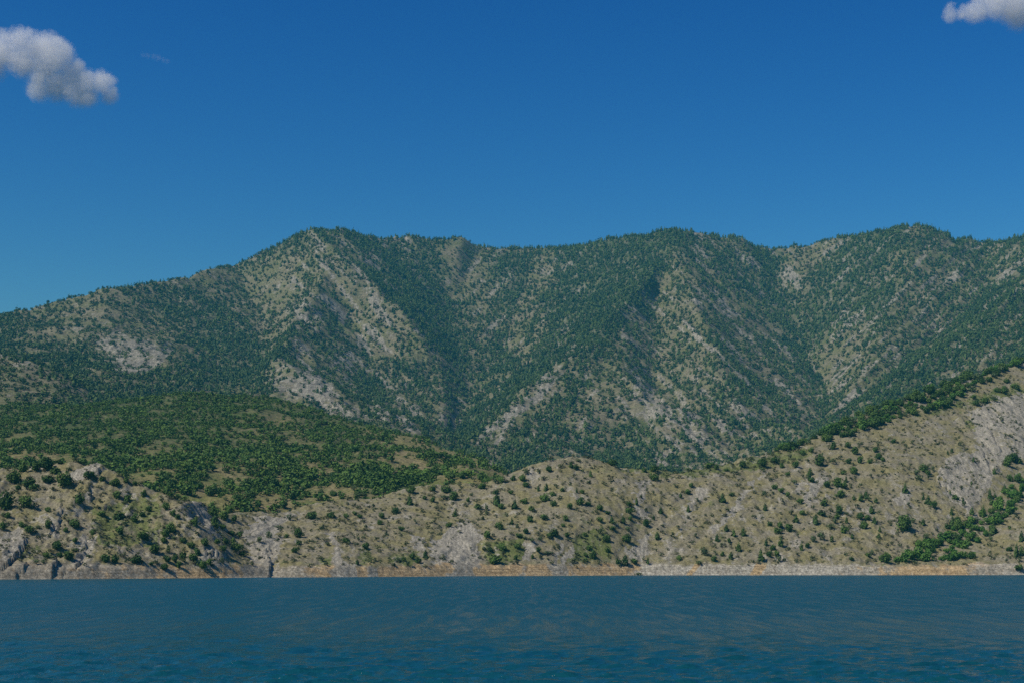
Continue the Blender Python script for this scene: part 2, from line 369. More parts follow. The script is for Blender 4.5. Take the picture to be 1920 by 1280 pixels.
green_me = green.mesh('green_hill', M_green, dict(rock=np.clip(.1+.25*gn, 0, .5), veg=np.clip(gd*1.05-.12, 0, 1), green=np.clip(.35+.5*gn, 0, 1)))
link('green_hill', green_me, label='low green bushy hill between the shore slopes and the mountain', kind='structure')

# ---- the shore slopes
shore = [(-420,383),(-200,390),(0,400),(150,414),(300,432),(420,447),(505,466),(560,466),(640,474),(760,493),(900,514),(1050,531),(1196,549),(1280,550),(1440,553),(1600,556),(1760,559),(1920,563),(2120,570),(2340,580)]
sh = [((p-CX)/F*Y, Y, 0.0) for p, Y in shore]
def off(L, dy, dz): return [(x*(y+dy)/y, y+dy, z+dz) for x, y, z in L]
sil = P3([(540,957,556),(600,942,575),(700,932,590),(763,914,605),(800,908,610),(860,906,612),(912,904,615),(958,889,618),(984,874,620),(1039,863,625),(1079,855,628),(1111,857,630),(1137,865,632),(1160,873,635),(1219,881,640),(1285,882,650),
    (1354,872,665),(1393,860,675),(1430,853,685),(1480,840,700),(1560,804,730),(1640,768,760),(1740,730,800),(1830,704,830),(1920,678,860),(2100,628,920),(2340,590,980)])
head = P3([(-420,840,500),(-200,850,490),(0,880,480),(60,874,484),(130,868,484),(180,870,482),(230,893,477),(300,918,474),(340,938,476),(385,950,500),(430,957,535),(480,958,548),(540,957,556)])
shore_lines = [off(sh, -30, -8), off(sh, -.5, -.4), off(sh, 2.2, 3.1), sil, off(sil, 35, -7), off(sil, 130, -45), head, off(head, 28, -7), off(head, 70, -24),
    P3([(300,918,474),(345,962,464),(385,1002,457),(410,1037,453)]),
    P3([(385,952,502),(405,972,515),(430,1005,497),(452,1037,480),(470,1058,464)]),
    P3([(480,958,548),(486,985,522),(497,1020,496),(505,1048,478)]),
    P3([(1235,886,640),(1225,930,607),(1206,985,582),(1199,1030,563)]),
    P3([(1925,880,700),(1872,930,657),(1802,985,617),(1742,1030,587)])]
shore_pts = P3([(1080,950,576),(1000,1000,549),(800,980,557),(850,1030,531),(640,1000,521),(650,1040,497),(560,980,537),(545,1020,505),(1330,960,602),(1330,1020,571),(1450,930,622),(1450,1010,581),(1560,900,648),(1560,980,601),
    (1700,880,664),(1700,800,742),(1700,980,606),(1800,768,782),(1800,850,702),(1860,850,712),(1900,752,806),(1905,810,748),(1925,960,632),(1925,1020,591),(1850,1010,600),(1850,1046,574),(2200,900,760),(2200,1000,620),
    (0,960,446),(100,960,452),(200,980,456),(0,1030,418),(120,1030,426),(250,1030,440),(330,1040,446),(-300,960,440),(900,960,572),(1150,980,571),(1250,960,600),(700,980,545)]) + [(-260,1150,-40),(-60,1150,-40),(150,1250,-40),(560,1250,20)]
Ysh = np.concatenate([np.arange(352, 384, 4), np.arange(384, 640, .75), np.arange(640, 900, 2), np.arange(900, 1150, 12)])
slope = Hill(shore_pts, shore_lines, -400, 2320, 2.0, Ysh, [(1,5),(1,4)])
up = sstep(1.0, 6, slope.Z)
_px = np.broadcast_to(slope.px[None,:], slope.Z.shape)
strata0 = ridged((slope.X*.8-slope.Z*1.1)/6.5, slope.YY*.3/20, 97, 3)*sstep(1180, 1260, _px)*sstep(1760, 1650, _px)
xx, yy = slope.X, slope.YY
wx = xx + 3*fbm(xx/14, yy/14, 71, 3)
slope.Z = slope.Z + up*(.85*fbm(xx/30, yy/40, 73, 3) + .75*(ridged(wx/7, yy/45, 75, 3)-.3)) + up*.55*strata0 + sstep(-1, 1.5, slope.Z)*(.32*fbm(xx/3.2, yy/3.2, 79, 3) + .25*(ridged(xx/4, yy/9, 81, 2)-.3))
head_w = sstep(-70, -95, xx)*0 + sstep(470, 380, slope.px)[None,:]
slope.Z += up*head_w*(1.1*(ridged(xx/7, yy/14, 83, 4)-.35))
cl = inside([(1740,1000),(1760,880),(1790,840),(1830,760),(1930,730),(1930,860),(1880,870),(1830,950)], slope.PX if hasattr(slope,'PX') else np.broadcast_to(slope.px[None,:], slope.Z.shape), HY-F*(slope.Z-CAMZ)/yy)
slope.Z += cl*1.4*(ridged((xx+yy*.5)/8, (yy-xx*.5)/26, 85, 4)-.35)
# rock fins and clefts: the ground drops steeply on the side away from the sun
fins = [(z0((235,790),(215,900),(165,975),(75,1065),(0,1125)), 3.6, 11), (z0((562,470),(562,570),(538,640),(545,720),(520,800)), 2.2, 5), (z0((530,985),(515,1060),(495,1130),(478,1200)), 3.0, 6),
    (z0((815,350),(838,420),(842,460),(812,505)), 3.2, 5), (z0((930,130),(938,200),(900,245)), 2.8, 5), (z0((752,1025),(722,1080),(670,1130)), 2.4, 6), (z0((785,790),(785,900),(765,985)), 1.5, 4), (z0((1105,830),(1110,960)), 1.5, 4),
    (z0((482,680),(482,780),(400,865)), 2.0, 5), (z0((150,1150),(148,1205)), 2.0, 3), (z0((250,1040),(210,1120),(180,1150)), 1.6, 5), (z0((710,590),(715,660)), 1.4, 4), (z0((860,590),(850,640)), 1.4, 3), (z0((965,520),(955,570)), 1.4, 3),
    (z0((700,530),(690,560)), 1.4, 3), (z0((590,1130),(590,1195)), 1.3, 3),
    (z1((1150,860),(1215,1000),(1240,1100),(1215,1200)), 1.8, 5), (z1((1225,850),(1228,950)), 1.2, 3), (z1((590,900),(575,990)), 2.0, 4), (z1((650,905),(640,980)), 1.2, 3), (z1((430,430),(470,490)), 1.2, 3), (z1((510,900),(520,960)), 1.2, 3),
    (z6((570,450),(700,580),(800,710)), 1.4, 4), (z6((940,640),(1080,850),(1170,990)), 1.8, 5), (z6((900,900),(960,1050),(1010,1200)), 1.5, 4), (z7((180,110),(330,230),(420,330)), 1.5, 5), (z7((440,420),(530,530),(600,620)), 1.3, 4)]
slope.finish()
def p0x(line): return line[0][0] < 300
for line, h, wdt in fins:
    W = [slope.hit(p[0], p[1]) for p in line]; W = [w for w in W if w]
    if len(W) < 2: continue
    pts = np.array([(w[0], w[1]) for w in W])
    best = np.full(xx.shape, 1e9); side = np.zeros(xx.shape); along = np.zeros(xx.shape); tot = len(pts)-1
    bx0, bx1, by0, by1 = pts[:,0].min()-15, pts[:,0].max()+15, pts[:,1].min()-15, pts[:,1].max()+15
    j0, j1 = np.searchsorted(slope.Y, [by0, by1])
    i0, i1 = np.searchsorted(slope.u, [min(bx0/by0, bx0/by1), max(bx1/by0, bx1/by1)])
    sx, sy = xx[j0:j1,i0:i1], yy[j0:j1,i0:i1]
    if sx.size == 0: continue
    sx = sx + .7*fbm(sx/2.5, sy/2.5, 90, 3); best = np.full(sx.shape, 1e9); side = np.zeros(sx.shape); al = np.zeros(sx.shape)
    for k in range(tot):
        a, c = pts[k], pts[k+1]; d = c-a; L2 = d@d + 1e-9
        t = np.clip(((sx-a[0])*d[0]+(sy-a[1])*d[1])/L2, 0, 1); ex = sx-a[0]-t*d[0]; ey = sy-a[1]-t*d[1]; q = np.hypot(ex, ey)
        near = q < best; best[near] = q[near]; al[near] = ((k+t)/tot)[near]
        cr = (d[0]*ey - d[1]*ex); side[near] = (np.sign(cr) if d[1] < 0 else -np.sign(cr))[near]
    # side > 0: towards +x
    taper = np.sin(np.pi*np.clip(al, .04, .96))**.5
    prof = np.where(side > 0, -.35*np.exp(-best/1.6)*1.0, .65*np.exp(-best/(wdt*.6)))
    slope.Z[j0:j1,i0:i1] += (.52 if p0x(line) else 1)*h*taper*prof*np.clip(1.2-np.maximum(best-wdt,0)/4, 0, 1)
slope.finish()
PXs, PYs = slope.PX, slope.PY
sn = fbm(xx/9, yy/9, 91, 4); sn2 = fbm(xx/2.5, yy/2.5, 93, 3)
jx = PXs + 11*sn + 5*sn2; jy = PYs + 8*fbm(xx/7, yy/7, 95, 4)
rockp = [(z1((1040,560),(1130,490),(1280,540),(1480,475),(1530,500),(1290,690),(1190,780),(1090,800),(950,740),(920,680),(1000,630)), 1.0), (z1((960,740),(1400,760),(1350,900),(1270,1010),(1290,1200),(1110,1200),(1000,900)), .75),
    (z1((330,280),(420,335),(560,510),(650,750),(590,780),(440,570),(340,430)), .9), (z1((520,890),(660,890),(690,1040),(760,1010),(850,1110),(900,1200),(590,1070)), 1.0), (z2((1230,820),(1450,640),(1650,560),(1800,700),(1800,870),(1770,1110),(1400,1160),(1240,1020)), .8),
    (z2((130,700),(200,700),(260,1000),(440,1060),(420,1200),(150,1200)), .65), (z2((1000,740),(1200,760),(1150,900),(1080,900)), .6), ([(1816,772),(1850,754),(1925,732),(1925,862),(1890,852),(1868,890),(1840,935),(1815,965),(1788,945),(1758,885),(1772,858),(1832,842)], .62),
    (z4((1190,260),(1110,330),(960,520),(830,690),(690,840),(640,830),(830,600),(1000,400),(1130,270)), .85), (z4((480,400),(640,430),(560,560),(380,800),(300,900),(420,700)), .5), (z3((1430,420),(1560,280),(1600,300),(1480,540),(1600,620),(1560,700),(1480,640)), .8),
    (z3((1480,900),(1600,760),(1600,1000),(1500,1080),(1400,1080),(1350,900),(1420,960)), .7), (z3((420,900),(560,860),(470,1080),(400,1080)), .75), (z3((800,950),(870,880),(890,930),(830,1080),(770,1140),(760,1060)), .85), (z3((640,1140),(740,880),(770,900),(720,1100)), .7),
    (z3((420,300),(430,160),(560,230),(540,300),(480,330)), .7), (z0((0,800),(200,740),(235,800),(200,940),(60,1070),(0,1110)), .95), (z0((480,670),(545,670),(540,820),(480,800)), .7), (z0((780,350),(830,370),(810,500),(740,480)), .7), (z0((640,260),(720,190),(900,110),(950,170),(900,260),(700,330)), .7),
    (z0((760,800),(900,820),(860,960),(740,1100),(680,1120)), .5), (z5((80,420),(200,300),(260,330),(100,560),(0,640),(0,560)), .7), (z5((840,560),(960,420),(1010,560),(940,640)), .6)]
rk = np.zeros(slope.Z.shape)
for p, v in rockp: rk = np.where(inside(p, jx, jy), np.maximum(rk, v), rk)
strata = perlin((xx*.8+slope.Z*-1.1)/5.5, (yy*.3)/20, 97)*sstep(1180, 1260, PXs)*sstep(1760, 1650, PXs)
slopeness = np.hypot(np.gradient(slope.Z, axis=0)/np.gradient(slope.YY, axis=0), np.gradient(slope.Z, axis=1)/np.maximum(np.gradient(slope.X, axis=1), 1e-6))
eros = perlin(xx/1.9 + .8*sn, yy/26, 201)*.6 + perlin(xx/4.5 + .6*sn, yy/40, 203)*.6
rk = np.clip(rk + .42*eros*sstep(420, 520, PXs) + .34*sn + .12*sn2 + .22 + .1*head_w + .35*strata + .35*sstep(.9, 1.8, slopeness), 0, 1)
btop = np.interp(PXs, [0,250,420,560,700,1200,1500,1700,1920], [4.6,3.6,3.0,3.2,3.4,3.6,3.7,3.2,4.2])
bank = sstep(btop+.5, btop-.35, slope.Z + .9*sn + .35*sn2)
pale = np.interp(PXs, [-400,400,600,640,680,720,860,1160,1210,1620,1680,1830,1900,2320], [.05,.1,.3,.75,.6,.5,.4,.45,.9,.9,.4,.55,.6,.6])
opx = np.array([(-400,.3),(0,.25),(120,.2),(280,.45),(330,.7),(420,.7),(445,.2),(560,.2),(590,.65),(622,.65),(632,.0),(668,.0),(674,.85),(694,.85),(700,.1),(716,.1),(722,.9),(785,.85),(795,.3),(803,.8),(836,.8),(842,.1),(888,.1),(896,.95),(970,.9),(980,.4),(990,.85),(1022,.9),(1030,.15),(1062,.2),(1068,.75),
    (1155,.75),(1175,1.),(1190,.6),(1205,.05),(1285,.05),(1300,.05),(1560,.08),(1620,.3),(1660,.55),(1700,.8),(1810,.75),(1835,.3),(1930,.25),(2320,.2)])
orange = np.interp(jx + 6*fbm(xx/16, slope.Z/3, 141, 3), opx[:,0], opx[:,1])
for p in (z4((430,1220),(500,1110),(580,1090),(480,1220)), z4((1010,1220),(1080,1100),(1200,1090),(1100,1220)), z1((740,960),(800,960),(940,1180),(890,1190)), z1((560,1110),(700,1110),(700,1200),(250,1200))):
    orange = np.where(inside(p, PXs+2*sn2, PYs), 1, orange)
gpoly = [z3((60,880),(420,840),(420,1080),(60,1085)), z3((870,840),(1150,740),(1240,900),(1210,1070),(860,1070)), z2((430,900),(560,880),(600,1060),(440,1060)), z2((740,930),(1120,930),(1120,1065),(740,1060)), z3((1290,140),(1600,180),(1600,240),(1300,190)), z4((380,1220),(520,1090),(580,1080),(430,1220)),
    z5((510,1160),(820,1110),(820,1130),(560,1190)), z4((0,210),(700,200),(1300,80),(1575,40),(1575,120),(1100,240),(500,300),(0,290)), z6((0,540),(500,450),(1000,340),(1408,230),(1408,150),(900,240),(400,400)), z6((700,560),(860,560),(880,640),(790,710)), z0((100,1000),(330,900),(420,900),(250,1030)), z0((850,560),(1477,400),(1477,900),(900,900)), z3((1420,1170),(1540,1150),(1540,1200),(1420,1200)), z1((1760,950),(1905,950),(1905,1190),(1720,1190))]
gr = np.zeros(slope.Z.shape)
for p in gpoly: gr = np.where(inside(p, jx, jy), .62, gr)
slope_me = slope.mesh('shore_slope', M_shore, dict(rock=rk, veg=np.zeros(slope.Z.shape), green=np.clip(gr+.16+.22*sn+.33*fbm(xx/5, yy/6, 191, 4), 0, 1), bank=np.clip(bank, 0, 1), orange=orange, pale=pale))
link('shore_slope', slope_me, label='dry rocky shore slopes with a pale and orange bank at the waterline', kind='structure')

# ------------------------------------------------------------------ plants
def quads(P, Nn, size, r, stretch=1.0):
    """One small leafy face per point, facing Nn."""
    n = len(P); Nn = Nn/np.maximum(np.linalg.norm(Nn, axis=1, keepdims=True), 1e-6)
    t = np.cross(Nn, r.normal(size=(n,3))); t /= np.maximum(np.linalg.norm(t, axis=1, keepdims=True), 1e-6)
    b = np.cross(Nn, t)*stretch
    s = (size*(.6+.8*r.random(n)))[:,None]
    k = (.75+.5*r.random((n,4)))[:,:,None]
    V = np.stack([P-(t+b*.2)*s*k[:,0], P-(b-t*.2)*s*k[:,1], P+(t+b*.2)*s*k[:,2], P+(b-t*.2)*s*k[:,3]], 1)
    return V.reshape(-1,3), np.arange(4*n).reshape(-1,4)
def round_crown(n, r, lobes=9, size=.13, base=.08):
    """Lumpy round crown, unit width and height, foot at z = 0."""
    c = r.normal(size=(lobes,3)); c /= np.linalg.norm(c, axis=1, keepdims=True); c *= (.14+.2*r.random((lobes,1)))
    c[:,2] = .46 + c[:,2]*1.0; R = .16+.16*r.random(lobes)
    c[0] = (0,0,.45); R[0] = .3
    w = R**2; k = r.choice(lobes, n, p=w/w.sum())
    d = r.normal(size=(n,3)); d /= np.linalg.norm(d, axis=1, keepdims=True)
    P = c[k] + d*(R[k]*(.72+.34*r.random(n)))[:,None]
    P[:,2] = np.maximum(P[:,2], base*r.random(n)); P[:,2] /= max(P[:,2].max(), 1e-6)
    wd = np.percentile(np.abs(P[:,:2]), 97)*2; P[:,:2] /= wd
    Nn = d + .45*r.normal(size=(n,3)) + np.array([0,0,.25])
    return quads(P, Nn, size*np.ones(n)*.62, r)
def cone_crown(n, r, size=.11, slim=.5):
    """Uneven conifer, unit height, foot at z = 0, branches in rough tiers."""
    h = 1-np.sqrt(r.random(n))*.96; tiers = 7
    tr = (h*tiers + .3*np.sin(r.random()*6)) % 1
    a = r.random(n)*2*np.pi; ph = r.random(5)*6
    R = (1-h)**.55*(.62+.38*(1-tr))*(1+.34*np.sin(2*a+ph[0]+h*5)+.26*np.sin(3*a+ph[1]-h*9))
    R *= sstep(0, .12, h)*.3+.7
    rad = R*(.55+.45*np.sqrt(r.random(n)))
    P = np.stack([np.cos(a)*rad*.5, np.sin(a)*rad*.5, .03+h*.97], 1)
    P[:,0] += .04*np.sin(h*4+ph[2])
    Nn = np.stack([np.cos(a), np.sin(a), .55+0*a], 1) + .45*r.normal(size=(n,3))
    return quads(P, Nn, size*(.45+.7*(1-h))*.75, r)
def trunk_mesh(name, r, h, rad, limbs=4):
    V = []; Fc = []
    def tube(p, q, a, b):
        p = np.array(p); q = np.array(q); d = q-p; d = d/np.linalg.norm(d); t = np.cross(d, (1,0,.3)); t /= np.linalg.norm(t); bb = np.cross(d, t); o = len(V)
        for c, rr in ((p,a),(q,b)):
            for k in range(6): V.append(c+rr*(math.cos(k*math.pi/3)*t+math.sin(k*math.pi/3)*bb))
        for k in range(6): Fc.append((o+k, o+(k+1)%6, o+6+(k+1)%6, o+6+k))
    tube((0,0,-.08),(.02,.01,h*.5),rad,rad*.7); tube((.02,.01,h*.5),(0,0,h),rad*.7,rad*.2)
    for k in range(limbs):
        a = k*2.4+r.random(); z = h*(.35+.12*k); tube((.01,0,z),(math.cos(a)*.22,math.sin(a)*.22,z+.2),rad*.45,rad*.12)
    return mesh_from(name, np.array(V), np.array(Fc), M_bark)
rs = np.random.default_rng(11)
NV = 9
def crowns(fn, m, nm, tail=''): return [mesh_from(nm, *fn(), m) for _ in range(NV)]
ME = {'b': crowns(lambda: round_crown(420, rs, 10), M_leaf, 'shrub_leaves'), 'g': crowns(lambda: round_crown(210, rs, 8, .12), M_pale, 'pale_shrub_leaves'),
      't': crowns(lambda: round_crown(650, rs, 13, .105), M_leaf, 'crown_leaves'), 'T': crowns(lambda: round_crown(520, rs, 12, .12), M_bright, 'bright_crown_leaves'),
      'c': crowns(lambda: cone_crown(420, rs), M_needle, 'pine_needles')}
TR = {'t': [trunk_mesh('tree_trunk', rs, .6, .035) for _ in range(3)], 'c': [trunk_mesh('pine_trunk', rs, .9, .022, 0) for _ in range(3)]}

# every plant traced from the photograph: enlargement, then (centre x, centre y, width, height[, kind])
def L(tf, sc, txt, hill='s'):
    out = []
    for it in txt.split(';'):
        it = it.strip()
        if not it: continue
        k = 'b'
        if it[-1].isalpha(): k = it[-1]; it = it[:-1]
        a = [float(v) for v in it.split(',')]
        (px, py), = tf((a[0], a[1]+a[3]/2))
        out.append((px, py, a[2]/sc, a[3]/sc, k, hill))
    return out
PL = []
PL += L(z0, 4.923, "215,150,90,140;435,130,150,140;330,165,90,80;125,250,120,140;265,300,120,110;430,270,120,80;600,280,120,140;550,65,70,40;750,65,110,60;820,230,140,70;940,270,60,60;165,350,70,60;310,345,90,80;50,480,120,170;240,480,130,110;180,548,50,40;75,610,60,60;25,710,70,80;270,740,80,65;200,695,60,60;730,460,80,110;1060,300,100,90;1075,415,80,90;1170,445,80,90;1250,315,50,50;1330,400,70,80;1375,550,60,60;935,590,90,60;1100,615,90,80;1240,630,60,90;695,690,90,90;850,765,50,70;1110,740,100,90;1330,790,140,120;1420,920,90,90;610,745,50,50;690,840,50,50;535,880,100,100;640,980,100,90;555,975,60,60;690,930,60,40;430,975,70,60;330,1035,70,60g;400,1040,50,50g;975,1000,90,90;1060,1010,60,90;1260,1010,100,110;1395,1055,50,45;780,1065,40,40;1170,1030,40,50;820,985,60,50g;440,700,50,80;440,560,60,50;1000,950,40,40;1310,600,60,50;1160,280,60,60;510,190,90,80;640,180,80,50g;30,600,50,50g;360,720,60,45g;750,370,50,40g;920,480,40,40g;1010,540,60,50g;1160,680,60,40g;1200,560,40,40;990,870,70,60g;350,960,40,30g;620,830,40,30g;1150,490,50,50g")
PL += L(z1, 5.953, "60,180,90,80;115,265,70,70;20,340,50,60;70,400,70,100;150,470,80,80;195,510,70,70;30,520,50,50;285,440,60,40;390,570,80,100;130,630,130,130;60,690,100,110;40,770,90,80;320,630,50,60;250,770,90,80;160,750,70,60g;495,795,100,100;340,830,80,70;90,870,60,90g;270,880,50,60g;420,910,70,90;250,950,80,100;365,965,100,100;165,975,60,100;80,985,80,90;210,1050,60,90;45,1075,80,80;475,1045,110,110;550,1020,70,80;410,700,60,50g;580,460,120,100;600,540,100,100;720,510,110,100;760,455,60,70;830,525,80,90;620,610,90,110;700,630,70,70;800,690,120,80;890,705,70,80;640,790,80,80;730,785,80,80;810,780,60,60;700,860,90,90;840,860,110,110;915,925,90,70;910,850,70,70g;985,820,60,60g;690,1000,70,80g;1115,760,70,90g;1220,715,70,80g;1325,630,100,70g;1445,530,70,70g;1340,730,50,40;1415,730,60,60;1550,690,110,130;1545,805,60,60;1505,890,80,60;1790,990,50,50;1700,500,130,90;1890,495,60,60;1715,585,50,50g;1800,650,50,40g;1665,800,60,50g;1865,825,50,50g;1850,1045,40,40g;1030,1040,50,60g;400,1030,60,50g;270,1010,50,50g")
PL += L(z1, 5.953, "345,145,100,110;455,155,90,110;270,200,120,90;140,150,130,120;520,100,50,50;580,220,150,150;660,230,70,90;770,110,150,120;850,290,90,90;960,150,130,120;1010,275,140,130;1260,140,120,120;1400,180,70,70;1475,265,110,130;1380,370,110,90;1100,385,70,60;1450,80,180,120;1690,70,130,110;1575,110,70,80;1580,210,60,60g;1800,220,80,80g;730,310,60,60g;920,330,50,90g;1275,425,40,40g;1500,420,50,40g;1200,340,50,60g;60,80,120,90;230,60,110,90;420,60,100,80", 'h')
PL += L(z2, 5.953, "130,500,80,70;60,530,50,40;290,505,60,70;430,415,50,50;390,475,60,60;445,510,70,50;595,405,50,60;600,445,40,40g;690,505,60,70;665,575,70,80;850,450,100,90;1015,215,100,90;1000,330,80,120c;1260,200,90,80;1415,210,110,100;1500,290,90,110;1390,300,90,50g;1170,300,60,60;1260,325,60,70;1655,320,60,70;1690,260,60,60g;1770,405,80,60;1510,470,80,100c;1310,430,60,50g;1145,455,50,60g;1435,610,70,60;1815,540,45,45;1860,415,40,80g;1865,485,40,40;1760,610,30,30;1725,175,60,50g;1810,170,90,80;910,650,70,60;510,640,50,60;195,620,40,60g;730,730,50,60;630,770,50,50;1350,705,45,45;295,780,90,70;425,760,50,60g;405,830,50,50;510,840,80,90;650,865,60,50;665,905,50,40g;85,825,50,50;20,650,50,50;415,1015,60,80c;560,1005,45,60;10,990,40,60;870,990,110,80g;935,985,60,60;1025,955,60,60;1090,995,80,90;1180,930,80,120c;980,1040,60,40g;775,1030,40,40g;820,1050,50,40g;70,1045,40,40g;1865,715,70,90;1835,880,60,50;1895,880,50,60;1785,970,45,40;1060,575,40,50g;1080,385,50,40g;870,575,60,40g;100,340,70,30g;1620,380,40,40g;1555,165,40,50g;1270,570,60,40g;520,940,50,40g;960,820,60,50g")
PL += L(z2, 5.953, "145,45,110,80;155,245,110,90;20,240,60,80g;245,300,70,50;420,270,100,100g;380,200,60,60g;20,310,60,60;1465,60,110,80;1580,50,110,90;1815,80,110,90;1260,10,120,50;1070,10,60,40;1710,105,50,50g;480,270,80,70g;690,250,70,60g;330,310,60,50g", 'h')
PL += L(z3, 5.02, "20,345,70,70;150,300,60,60g;195,290,70,70;310,270,60,60;395,260,80,90;440,210,60,70g;430,330,70,60;255,240,40,40;290,405,50,50;650,180,60,80;760,155,50,40;805,125,50,40;660,95,50,40g;925,100,60,50g;860,155,40,60;905,170,50,60;970,205,40,40;1040,225,50,80c;1245,125,90,60;1005,75,50,30g;550,215,40,40;605,280,50,40;890,255,60,35;955,310,30,50;1025,315,55,40;1230,290,50,40;1170,325,50,40g;1550,200,50,50;1600,250,40,40;1540,350,30,30;1250,375,40,30;965,400,50,50;910,380,35,70c;775,380,50,50;715,350,35,40;625,355,60,80c;550,370,35,60c;680,420,60,60;615,460,80,80;695,505,75,75;750,462,50,40;420,490,70,55;490,555,75,60;330,520,70,100c;155,470,90,120c;200,530,70,70;145,400,60,60;10,555,35,40;60,550,30,60;70,605,40,40;25,655,40,35;245,615,45,45;300,670,40,90c;465,650,75,80;605,635,80,65;805,645,60,70;185,720,80,90;785,715,50,45;845,540,45,60;945,490,70,70;1015,510,70,45;1130,540,85,80;1080,595,50,45;1205,600,55,45;920,570,40,35;985,585,35,30g;1130,665,55,50;1240,665,50,70c;1280,705,50,45;1350,660,50,90c;1410,575,80,70;1405,510,60,70;1475,490,40,80c;1515,450,35,35;1415,645,50,60;1560,695,60,65;1560,575,35,40g;1250,745,60,50;1395,750,50,60g;1025,690,40,40;1380,830,100,110;1185,830,90,90;1130,770,50,60g;985,800,50,50;945,820,45,45;700,775,90,90;655,810,70,60;820,800,60,70;830,850,50,35;430,775,50,55;375,810,80,60;420,840,50,35;350,720,40,60g;65,800,60,80;120,810,35,40g;490,855,50,50g;565,840,50,50g;545,800,35,50;205,920,80,90;240,950,40,40;100,945,60,50;40,945,45,40;355,910,75,65;215,990,45,45;140,1035,120,110;335,1015,50,60;300,1070,40,40g;350,1070,45,40g;495,1010,40,60;550,945,45,60;630,980,110,40g;680,1075,40,45;575,1015,40,40g;1030,925,80,60;1205,950,60,50;995,990,60,50;1065,995,70,80;920,990,50,40;920,1020,50,40g;885,1050,50,40;1000,1040,50,50;975,1055,45,45;1115,1060,40,50;1180,1075,35,35;1210,1010,25,40;1295,1050,65,75;1365,1035,75,120c;1455,1050,75,75;1580,1040,50,90c;1540,1030,30,50;700,930,35,40g;910,1115,35,25g;1490,1175,90,30g")
PL += L(z4, 4.922, "135,235,70,70;125,310,85,70;65,430,25,45g;120,455,30,50;10,490,30,30;570,285,40,45;470,380,45,55;440,440,65,55;375,470,45,65c;525,520,50,35;515,575,25,25;445,585,50,100c;190,610,55,80c;55,615,25,40;125,680,30,50c;55,730,55,70c;95,725,30,40;160,840,70,90c;305,845,45,40;350,775,40,40;505,755,35,40;445,680,50,35g;680,380,25,30;800,240,55,40;885,270,45,45;925,390,30,30;745,295,30,40g;945,190,55,70;640,185,80,60;705,210,60,60;1130,170,80,90;1255,150,90,60;1440,185,80,80;1390,120,30,40;1310,200,55,60;1235,240,40,40;1360,275,55,45;1110,215,30,40;1210,335,40,40;1505,300,20,30;1565,290,40,120c;1020,145,40,50g;1240,400,60,50;1300,425,65,50;1150,455,60,80g;1425,350,60,40g;1365,465,50,50;1385,500,25,40;1310,520,40,40;1055,450,40,40g;1020,500,30,30;850,465,60,45;760,500,80,90c;815,615,45,40;790,660,40,35;665,660,35,45g;680,560,20,30g;1155,575,65,90c;1080,595,40,35;1050,675,40,35;1295,645,30,35;1395,640,45,45;1500,635,60,55;1480,530,60,50;1440,690,60,80c;1370,775,80,80;1290,745,60,70;1205,740,50,50;1265,800,80,60;795,770,60,80c;865,820,50,75c;955,800,65,110c;710,860,60,90c;820,890,40,55;660,905,25,30g;910,950,55,90c;840,1020,60,100c;760,1015,45,55;590,990,70,80g;680,1060,45,60;690,1010,40,40g;485,915,40,35;515,850,40,40g;200,1025,45,40;150,985,25,30;360,1055,45,55;1165,910,45,70c;1190,885,35,35;1300,900,60,100c;1230,960,55,55;1260,1010,60,70;1115,1020,70,130c;1190,1015,50,60;1360,975,45,45;1285,1060,45,70g;1330,1075,50,40;1440,1080,35,45;1490,945,35,90c;540,1095,80,40g;1455,850,30,40g;450,230,60,40g;330,275,50,40g;1130,235,60,40g;320,390,40,40g;245,330,40,40g")
PL += L(z5, 4.742, "180,180,90,140;300,60,60,90;250,80,40,40;100,100,50,60;30,120,60,70;70,205,40,40g;360,175,45,40;285,200,70,50g;430,60,50,50;485,110,65,80;430,200,50,60;530,185,60,80;590,90,40,40g;540,55,40,50;670,100,50,60;700,150,80,80;735,185,45,50;740,110,35,35;620,205,45,45;475,275,80,90;380,305,55,40;410,360,35,70c;335,380,100,120;245,400,80,80;390,420,60,55;445,420,40,50;90,290,60,90c;105,365,60,60;360,490,90,80;540,420,40,50;590,490,70,100c;540,520,50,80c;615,545,50,40g;675,540,50,70c;480,520,45,60c;215,575,55,60;115,615,40,40;200,660,80,60;345,625,70,110;85,540,30,35;140,720,70,90c;275,780,80,50g;320,735,45,55g;420,665,60,40g;505,605,50,40g;635,630,70,80c;535,690,60,70;600,700,60,60;575,760,80,90;705,660,40,35;660,725,45,70c;535,790,40,40;710,800,40,70c;700,860,50,60c;390,810,65,75;440,785,35,40g;415,725,35,60c;465,870,35,55c;285,890,40,70c;120,890,65,70g;185,870,60,80g;390,945,30,35;705,925,30,35;820,935,40,35;890,950,35,35;920,745,130,150;1000,725,60,60g;1095,735,55,80c;935,440,60,100c;1100,250,90,100;1140,300,60,60;1030,300,60,60g;1185,265,40,60g;900,235,40,35;740,300,35,50g;630,335,35,40g;725,465,35,35;1095,525,35,55c;1140,550,60,80c;1190,585,55,75;965,590,35,40g;755,1055,100,105;610,1035,50,50;640,1005,50,70g;460,1070,45,45;405,1030,35,45;665,1085,40,35;110,1065,35,25;1120,865,60,60g;1025,925,40,45g;65,950,45,50;15,970,40,60c;920,40,35,35;940,75,35,40g;780,15,40,30;830,25,50,50;705,45,35,45g;865,850,30,50g;820,870,30,30g;1020,860,35,30g;150,390,35,35;25,335,20,30;870,1080,70,60T;930,1055,90,90T;1000,1035,100,100T;1060,1015,90,110T;1120,1050,110,100T;1130,950,100,90T;1190,930,90,90T;1060,350,60,50g;1150,350,50,40g;330,690,60,60;270,640,40,40")
